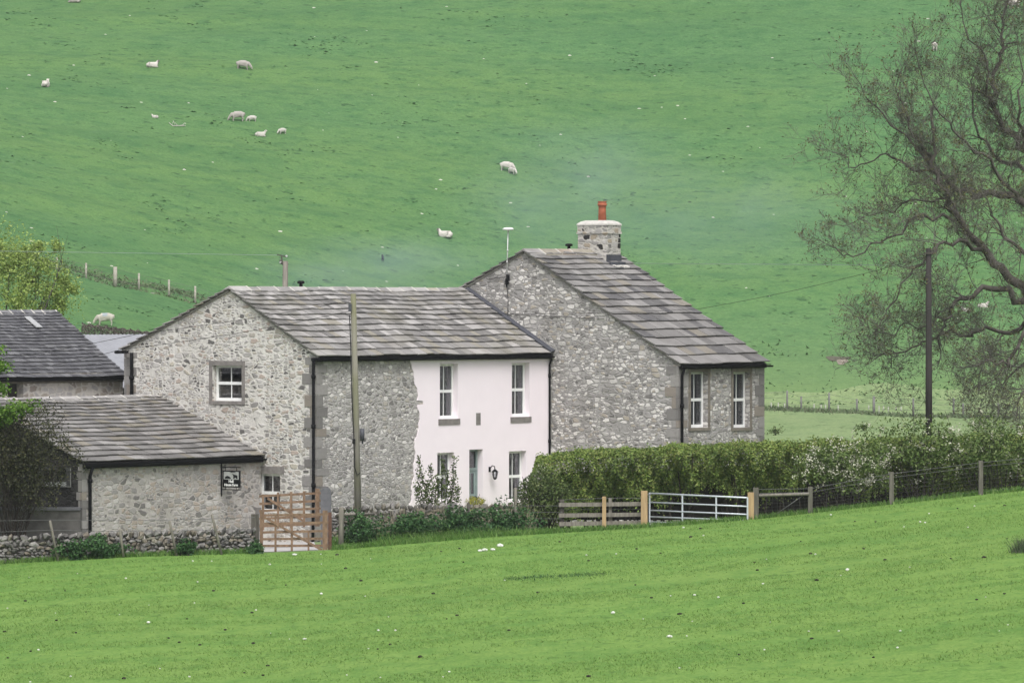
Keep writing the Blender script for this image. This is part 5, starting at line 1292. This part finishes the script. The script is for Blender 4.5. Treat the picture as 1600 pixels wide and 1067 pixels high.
# uncut fringe along the field edge and below the hedge
n = 26000; px = g.uniform(-40, 1640, n); X = (px-800)*162.3/FPX; Y = edgeY(X) + np.abs(g.normal(size=n))*.5 + g.uniform(-.25, .2, n)
k = ~((px > 404) & (px < 520)); X, Y = X[k], Y[k]; P = np.stack([X, Y, ground(X, Y) - .02], 1)
npmesh('fringe_grass', blades(P, .17, .03, .5, g), 3, M['blade_long'], kind='stuff')
n = 16000; px = g.uniform(522, 900, n); d_ = g.uniform(162.5, 166.5, n); X = (px-800)*d_/FPX; P = np.stack([X, d_, ground(X, d_) - .02], 1)
npmesh('long_grass', blades(P[nz(P[:,0], P[:,1], 1.5, 66) + .5*nz(P[:,0], P[:,1], 4, 67) > -.1], .34, .03, .5, g), 3, M['blade_long'], kind='stuff')
n = 900; px = np.concatenate([g.uniform(680, 830, 600), g.uniform(560, 680, 300)]); d_ = g.uniform(166.5, 167.8, n); X = (px-800)*d_/FPX; P = np.stack([X, d_, ground(X, d_)], 1)
npmesh('dry_stalks', blades(P, 1.05, .03, .18, g), 3, M['blade_dry'], kind='stuff')
# rough strip by the hill fence, weeds at valley fence, bank on the right
Q = []
for a, b in zip(fl, fl[1:]):
    m = 2600; q = g.random(m)[:, None]; base = np.array(a)*(1-q) + np.array(b)*q; base[:, 1] += 1.5 + np.abs(g.normal(size=m))*1.5 - (g.random(m) < .3)*2.2; Q.append(base)
Q = np.concatenate(Q); Q[:, 2] = ground(Q[:, 0], Q[:, 1]) - .03
npmesh('rough_grass', blades(Q[::8], .14, .16, 1.0, g), 3, M['blade_bank'], kind='stuff')
Q = []
for a, b in zip(fr_, fr_[1:]):
    m = 1500; q = g.random(m)[:, None]; base = np.array(a)*(1-q) + np.array(b)*q; base[:, 1] += g.normal(size=m)*1.3; Q.append(base)
Q = np.concatenate(Q); Q[:, 2] = ground(Q[:, 0], Q[:, 1]) - .03
npmesh('fence_weeds', blades(Q[::5], .20, .14, .8, g), 3, M['blade_bank'], kind='stuff')
# rough bank beyond the valley fence
n = 3500; X = g.uniform(8, 45, n); Y = 331 + g.random(n)*20; dn_ = nz(X, Y, .7, 41) + .7*nz(X, Y, 2.2, 42) + g.normal(size=n)*.2; k = dn_ > .1; X, Y = X[k], Y[k]
npmesh('bank_grass', blades(np.stack([X, Y, ground(X, Y) - .03], 1), .16, .22, .9, g), 3, leafmat('bank_blade', [(.085,.16,.065), (.11,.185,.078), (.14,.21,.095)], .2), kind='stuff')
# hill tussocks
n = 120000; Y = g.uniform(250, 432, n); X = (g.random(n)*2-1)*Y*.108; dn_ = nz(X, Y, .8, 31)*1.2 + nz(X, Y, 2.6, 32) + g.normal(size=n)*.15
k = (dn_ > .66) & (Y > split(X) + .5); X, Y = X[k], Y[k]
P = np.stack([X, Y, ground(X, Y) - .03], 1)
npmesh('hill_tussocks', blades(P, .06, .42, 1.6, g), 3, leafmat('tussock_blade', [(.056,.135,.055), (.068,.155,.06), (.08,.172,.068)], .2), kind='stuff')
# pale stones on the hill and daisies/droppings in the field
random.seed(12); mb = MB()
for k in range(120):
    c = hit(random.uniform(0, 1600), random.uniform(0, 520), 300); s = random.uniform(.04, .12); mb.blob(c, (s*1.5, s, s*.7))
mb.build('limestone_rubble', plain('pale_limestone', (.52, .50, .45), .9, .2), kind='stuff')
mb = MB(); m2 = MB(); m3 = MB()
for k in range(70):
    d_ = random.uniform(114, 160); x = random.uniform(-1, 1)*d_*.104; z = gz(x, d_); s = random.uniform(.010, .024)*(1.6 if k % 11 == 0 else 1)
    mb.blob((x, d_, z+.05), (s*1.6, s, s))
for (px, py, s) in ((781, 854, .07), (757, 861, .06), (750, 862, .05), (1046, 997, .05), (770, 860, .05), (476, 1000, .035), (1085, 932, .03), (460, 868, .05)):
    for d_ in np.arange(112, 162, .2):
        if gz(xat(px, d_), d_) >= zat(py, d_): mb.blob((xat(px, d_), d_, gz(xat(px, d_), d_)+.04), (s*1.7, s, s*.8)); break
for k in range(75):
    d_ = random.uniform(114, 160); x = random.uniform(-1, 1)*d_*.104; s = random.uniform(.02, .05); m2.blob((x, d_, gz(x, d_)+.02), (s*1.4, s, s*.7))
mb.build('field_daisies', plain('white_daisy', (.62, .62, .58), .9, .1), kind='stuff'); m2.build('sheep_droppings', M['dark_twig'], kind='stuff')
# scar of longer dark grass in the near field, rush clump at the edge
def field_hit(px, py):
    for d_ in np.arange(108, 163, .1):
        if gz(xat(px, d_), d_) >= zat(py, d_): return d_
    return 160.0
Q = []
for k in range(60):
    px = 790 + 155*k/59; d_ = field_hit(px, 905 - 8*k/59); m = 60
    b = np.stack([xat(px, d_) + g.normal(size=m)*.06, d_ + g.normal(size=m)*.35, np.zeros(m)], 1); Q.append(b)
Q = np.concatenate(Q); Q[:, 2] = ground(Q[:, 0], Q[:, 1]) - .02
npmesh('dark_grass_scar', blades(Q[::5], .07, .03, .9, g), 3, M['leaf_bramble'], kind='stuff')
d_ = field_hit(1598, 862); c = Vector((xat(1600, d_), d_, 0)); m = 700
Q = np.stack([c.x + g.normal(size=m)*.14, c.y + g.normal(size=m)*.2, np.zeros(m)], 1); Q[:, 2] = ground(Q[:, 0], Q[:, 1]) - .02
npmesh('rush_clump', blades(Q, .34, .02, .45, g), 3, M['blade_rough'], None, 'dark rush clump in the near field at the photo edge', 'grass clump', origin=(c.x, c.y, gz(c.x, c.y)))
# small trees/thistles in the meadow
for px, py, lab in ((1350, 637+28, 'grey green weed clump in the meadow beyond the hedge'), (1212, 672, 'spindly pale sapling in the meadow beside the cobbled house')):
    b = hit(px, py+8, 180); o = thing('meadow_weed', lab, 'plant', tuple(b))
    P, dr = shell_points(260, b + Vector((0, 0, .24)), (.42, .3, .26), .0, .9, 7, b.z)
    npmesh('foliage', leaf_quads(P, .12), 4, M['leaf_shrub'], o)
    mb = MB(); mb.tube([b, b + Vector((0, 0, .5))], [.03, .01], 5); mb.build('stems', M['dark_twig'], o)
# rabbit scrape on the right hand bank
def patch(px, py, w, h, mat, name):
    b = hit(px, py); mb = MB(); pts = []
    c = []
    for ring_ in (0, .5, 1):
        c.append([])
        for k in range(20):
            an = 2*math.pi*k/20; rr = ring_*(1+.2*math.sin(3*an+1)); x = b.x + w*rr*math.cos(an); y = b.y + h*rr*math.sin(an); c[-1].append((x, y, gz(x, y)+.03+.04*(1-ring_)))
    for a, e in zip(c, c[1:]):
        for k in range(20): mb.poly([a[k], e[k], e[(k+1)%20], a[(k+1)%20]], True)
    mb.build(name, mat, kind='structure')
patch(1315, 566, .40, .7, plain('pale_scrape', (.22, .19, .155), .95, .2), 'bare_earth')
patch(1308, 561, .8, .6, plain('dark_scrape', (.09, .085, .06), .95, .2), 'bare_earth')

# ------------------------------------------------------------------ sheep
def wool(name, c, head=None, mark=None):
    t = NT(name, .95, .05); v = t.coord(); f, _ = t.noise(v, 9, 4)
    col = t.ramp(f, [(.3, tuple(x*.82 for x in c)), (.7, c)])
    sx = t.n('ShaderNodeSeparateXYZ'); t.link(v, sx.inputs[0])
    if head: col = t.mix(t.math('MULTIPLY', t.math('GREATER_THAN', sx.outputs[0], head[0]), head[2]), col, head[1])
    if mark:
        a = t.math('MULTIPLY', t.math('GREATER_THAN', sx.outputs[2], .62), t.math('LESS_THAN', t.math('ABSOLUTE', sx.outputs[0]), .16)); col = t.mix(t.math('MULTIPLY', a, .6), col, mark)
    t.color(col); t.bump(f, .6, .03); return t.m
W0 = (.58, .54, .50)
wool_w = wool('white_fleece', W0); wool_g = wool('grey_white_fleece', (.40, .365, .34)); wool_b = wool('marked_fleece', (.46, .43, .37), None, (.20, .28, .34)); wool_l = wool('lamb_fleece', (.54, .51, .47)); wool_d = wool('dark_faced_fleece', W0, (.52, (.13, .12, .11), .85))
def sheep_graze():
    v = [(0, 0, .58), (-.32, 0, .60), (-.52, 0, .56), (.28, 0, .58), (.45, 0, .55), (.60, 0, .42), (.72, 0, .22), (.80, 0, .09),
         (-.40, .13, .36), (-.44, .13, .18), (-.40, .13, .0), (-.40, -.13, .36), (-.44, -.13, .18), (-.40, -.13, .0),
         (.32, .12, .32), (.33, .12, .15), (.34, .12, .0), (.34, -.12, .32), (.37, -.12, .15), (.40, -.12, .0), (-.60, 0, .46), (.66, .12, .30), (.66, -.12, .30)]
    e = [(0,1),(1,2),(0,3),(3,4),(4,5),(5,6),(6,7),(1,8),(8,9),(9,10),(1,11),(11,12),(12,13),(3,14),(14,15),(15,16),(3,17),(17,18),(18,19),(2,20),(6,21),(6,22)]
    r = [(.27,.27),(.265,.265),(.17,.19),(.25,.26),(.19,.19),(.12,.12),(.085,.085),(.05,.05),.085,.04,.035,.085,.04,.035,.075,.037,.033,.075,.037,.033,.05,.025,.025]
    return skin_mesh(v, e, r)
def sheep_lie():
    v = [(0, 0, .27), (-.34, 0, .26), (-.52, 0, .20), (.30, 0, .28), (.46, 0, .38), (.54, 0, .54), (.60, 0, .64), (.74, 0, .58), (.56, .13, .66), (.56, -.13, .66), (.42, .14, .08), (.62, .15, .06), (-.30, .24, .10), (-.12, .28, .06), (.40, -.16, .08), (.58, -.17, .06)]
    e = [(0,1),(1,2),(0,3),(3,4),(4,5),(5,6),(6,7),(6,8),(6,9),(3,10),(10,11),(1,12),(12,13),(3,14),(14,15)]
    r = [(.27,.25),(.27,.24),(.16,.15),(.25,.24),(.17,.17),(.115,.115),(.095,.095),(.055,.055),.025,.025,.08,.045,.09,.05,.08,.045]
    return skin_mesh(v, e, r)
def sheep_stand():
    v = [(0, 0, .60), (-.32, 0, .61), (-.52, 0, .56), (.28, 0, .60), (.44, 0, .68), (.54, 0, .82), (.60, 0, .90), (.75, 0, .83),
         (-.40, .13, .36), (-.44, .13, .18), (-.40, .13, .0), (-.40, -.13, .36), (-.44, -.13, .18), (-.40, -.13, .0),
         (.32, .12, .32), (.33, .12, .15), (.34, .12, .0), (.32, -.12, .32), (.33, -.12, .15), (.34, -.12, .0), (-.60, 0, .44), (.56, .13, .92), (.56, -.13, .92)]
    e = [(0,1),(1,2),(0,3),(3,4),(4,5),(5,6),(6,7),(1,8),(8,9),(9,10),(1,11),(11,12),(12,13),(3,14),(14,15),(15,16),(3,17),(17,18),(18,19),(2,20),(6,21),(6,22)]
    r = [(.27,.27),(.265,.265),(.17,.19),(.25,.26),(.17,.17),(.115,.115),(.095,.095),(.055,.055),.085,.04,.035,.085,.04,.035,.075,.037,.033,.075,.037,.033,.05,.025,.025]
    return skin_mesh(v, e, r)
SH = {'graze': sheep_graze(), 'lie': sheep_lie(), 'stand': sheep_stand()}
def add_sheep(px, py, pose, yaw, k, mat, label, lamb=False, cat=None):
    b = hit(px, py); me = SH[pose].copy(); me.materials.clear(); me.materials.append(mat)
    me.polygons.foreach_set('use_smooth', [True]*len(me.polygons))
    o = bpy.data.objects.new('lamb' if lamb else 'sheep', me); COL.objects.link(o)
    o.location = b - Vector((0, 0, .03)); o.rotation_euler = (0, 0, R(yaw)); o.scale = (k, k, k)
    o.name = 'lamb' if lamb else 'sheep'
    tagp(o, label, 'lamb' if lamb else 'sheep', 'lambs on the hill' if lamb else 'sheep on the hill')
# yaw 0 faces right, 180 left, 90 away from the camera
add_sheep(117, 4, 'lie', 190, .95, wool_g, 'grey sheep cut by the top edge of the photo')
add_sheep(72, 135.5, 'lie', 80, .92, wool_w, 'white sheep lying with its back to us near the photo edge')
add_sheep(237, 105.5, 'lie', 15, .86, wool_d, 'dark faced white sheep lying with head raised, below the one cut by the top edge')
add_sheep(380, 109.5, 'graze', -12, .92, wool_g, 'grey white sheep grazing alone, head down to the right')
add_sheep(371, 189.5, 'graze', 188, .92, wool_g, 'ewe grazing leftward with a lamb close behind her')
add_sheep(393.5, 190.5, 'graze', 200, .60, wool_l, 'small lamb grazing right behind the ewe', True)
add_sheep(406, 213.5, 'lie', 5, .74, wool_l, 'white lamb lying flat below the ewe with head up', True)
add_sheep(441, 209.5, 'graze', 215, .56, wool_l, 'lamb grazing beside the lying lamb', True)
add_sheep(243, 184.5, 'lie', 170, .46, wool_l, 'tiny white lamb lying alone above the dead branch', True)
add_sheep(792, 267.5, 'graze', -20, .88, wool_w, 'cream sheep standing on the hill above the aerial mast')
add_sheep(800.5, 272.5, 'graze', -50, .66, wool_l, 'lamb grazing in front of the cream sheep above the aerial', True)
add_sheep(697, 371, 'lie', 160, .98, wool_d, 'white sheep with dark head lying on the slope above the farmhouse roof')
add_sheep(164, 508.5, 'graze', 184, .94, wool_b, 'white sheep with blue mark grazing behind the brown hedge')
add_sheep(1460, 80, 'graze', 95, .85, wool_w, 'white sheep seen from behind through the ash crown')
add_sheep(1584, 14, 'graze', 200, .9, wool_w, 'sheep grazing in the top corner behind ash twigs')
add_sheep(1510, 487, 'lie', 170, .55, wool_l, 'white lamb lying behind the lower ash limbs', True)
add_sheep(1535, 481, 'lie', 10, .7, wool_w, 'sheep lying next to a lamb behind the lower ash limbs')
# crow
b = hit(598, 408)
me = skin_mesh([(0, 0, .20), (-.12, 0, .17), (-.30, 0, .10), (.08, 0, .27), (.13, 0, .34), (.22, 0, .33), (0, .04, .08), (0, .04, 0), (0, -.04, .08), (0, -.04, 0)], [(0,1),(1,2),(0,3),(3,4),(4,5),(0,6),(6,7),(0,8),(8,9)], [.085, .07, .025, .06, .055, .015, .02, .012, .02, .012])
me.materials.append(M['black']); o = bpy.data.objects.new('crow', me); COL.objects.link(o); o.location = b; o.rotation_euler = (0, 0, R(100)); o.scale = (1.25,)*3
tagp(o, 'black crow standing on the grass above the farmhouse roof', 'bird')
# dead branch on the hill
random.seed(9); mb = MB(); p0 = hit(264, 194); p1 = hit(290, 200)
mb.tube([p0 + Vector((0, 0, .1)), hit(270, 199) + Vector((0, 0, .1)), p1 + Vector((0, 0, .15))], [.02, .045, .03], 6)
for k in range(5): q = p0.lerp(p1, .2 + .15*k); mb.tube([q + Vector((0, 0, .05)), q + Vector((random.uniform(-.2, .4), 0, random.uniform(.15, .4)))], [.025, .012], 5)
mb.build('dead_branch', plain('bleached_branch', (.42, .40, .36), .9, .2), None, 'pale dead branch lying on the hill grass below the tiny lamb', 'branch', origin=p0)

# ------------------------------------------------------------------ air
def volmat(name, col, dens):
    m = bpy.data.materials.new(name); m.use_nodes = True; nt = m.node_tree; nt.nodes.clear()
    o = nt.nodes.new('ShaderNodeOutputMaterial'); v = nt.nodes.new('ShaderNodeVolumePrincipled')
    v.inputs['Color'].default_value = (*col, 1); v.inputs['Density'].default_value = dens; v.inputs['Anisotropy'].default_value = .0
    nt.links.new(v.outputs[0], o.inputs['Volume']); return m, nt, v
HAZE = .00013
hm, _, _ = volmat('haze_air', (.88, .93, .97), HAZE)
mb = MB(); mb.box((-110, -60, -5), (110, 560, 110)); hz = mb.build('haze', hm, kind='stuff')

def smoke(name, c, r, dens, seed):
    m, nt, v = volmat(name + '_air', (.72, .84, 1.0), 0)
    tc = nt.nodes.new('ShaderNodeTexCoord'); ln_ = nt.nodes.new('ShaderNodeVectorMath'); ln_.operation = 'LENGTH'
    sc = nt.nodes.new('ShaderNodeMapping'); sc.inputs['Scale'].default_value = tuple(1/q for q in r); nt.links.new(tc.outputs['Object'], sc.inputs['Vector'])
    nt.links.new(sc.outputs[0], ln_.inputs[0])
    no = nt.nodes.new('ShaderNodeTexNoise'); no.inputs['Scale'].default_value = 1.6; no.inputs['Detail'].default_value = 3; nt.links.new(sc.outputs[0], no.inputs['Vector'])
    mr = nt.nodes.new('ShaderNodeMapRange'); nt.links.new(ln_.outputs['Value'], mr.inputs[0])
    for k, q in zip((1, 2, 3, 4), (1.0, .15, 0.0, dens)): mr.inputs[k].default_value = q
    mr.interpolation_type = 'SMOOTHSTEP'
    nr = nt.nodes.new('ShaderNodeMapRange'); nt.links.new(no.outputs['Fac'], nr.inputs[0])
    for k, q in zip((1, 2, 3, 4), (.38, .66, .15, 1.6)): nr.inputs[k].default_value = q
    mu = nt.nodes.new('ShaderNodeMath'); mu.operation = 'MULTIPLY'; nt.links.new(mr.outputs[0], mu.inputs[0]); nt.links.new(nr.outputs[0], mu.inputs[1])
    nt.links.new(mu.outputs[0], v.inputs['Density'])
    bm = bmesh.new(); bmesh.ops.create_icosphere(bm, subdivisions=3, radius=1.03)
    for q in bm.verts: q.co = Vector((q.co.x*r[0], q.co.y*r[1], q.co.z*r[2]))
    me = bpy.data.meshes.new(name); bm.to_mesh(me); bm.free(); me.materials.append(m)
    o = bpy.data.objects.new(name, me); COL.objects.link(o); o.location = c; o['kind'] = 'stuff'
    return o
smoke('chimney_smoke', at(905, 300, 205), (6.6, 9, 4.2), .018, 1)
smoke('chimney_smoke', at(1150, 340, 212), (7, 9, 3.4), .013, 2)
smoke('chimney_smoke', at(590, 418, 222), (8, 9, 2.2), .022, 3)
# ------------------------------------------------------------------ light
SUN_EL, SUN_AZ = 56, 172      # azimuth clockwise from +Y
w = bpy.data.worlds.new('World'); scene.world = w; w.use_nodes = True; nt = w.node_tree
sky = nt.nodes.new('ShaderNodeTexSky'); sky.sky_type = 'NISHITA'; sky.sun_disc = False
sky.sun_elevation = R(SUN_EL); sky.sun_rotation = R(SUN_AZ); sky.air_density = 1.0; sky.dust_density = 4.0; sky.ozone_density = 1.0
hs = nt.nodes.new('ShaderNodeHueSaturation'); hs.inputs['Saturation'].default_value = .25
nt.links.new(sky.outputs[0], hs.inputs['Color']); nt.links.new(hs.outputs[0], nt.nodes['Background'].inputs['Color'])
nt.nodes['Background'].inputs['Strength'].default_value = .15
sd = bpy.data.lights.new('sun', 'SUN'); sd.energy = 1.5; sd.angle = R(35); sd.color = (1, .975, .95)
so = bpy.data.objects.new('sun', sd); COL.objects.link(so)
az = R(SUN_AZ); el = R(SUN_EL); dv = Vector((math.sin(az)*math.cos(el), math.cos(az)*math.cos(el), math.sin(el)))
so.rotation_euler = (-dv).to_track_quat('-Z', 'Y').to_euler(); so.location = dv * 100
vs = scene.view_settings; vs.view_transform = 'Standard'; vs.look = 'None'; vs.exposure = 0.5; vs.gamma = 1
scene.render.engine = 'CYCLES'
scene.cycles.use_denoising = True
scene.cycles.max_bounces = 6; scene.cycles.diffuse_bounces = 3; scene.cycles.transparent_max_bounces = 8; scene.cycles.volume_bounces = 0
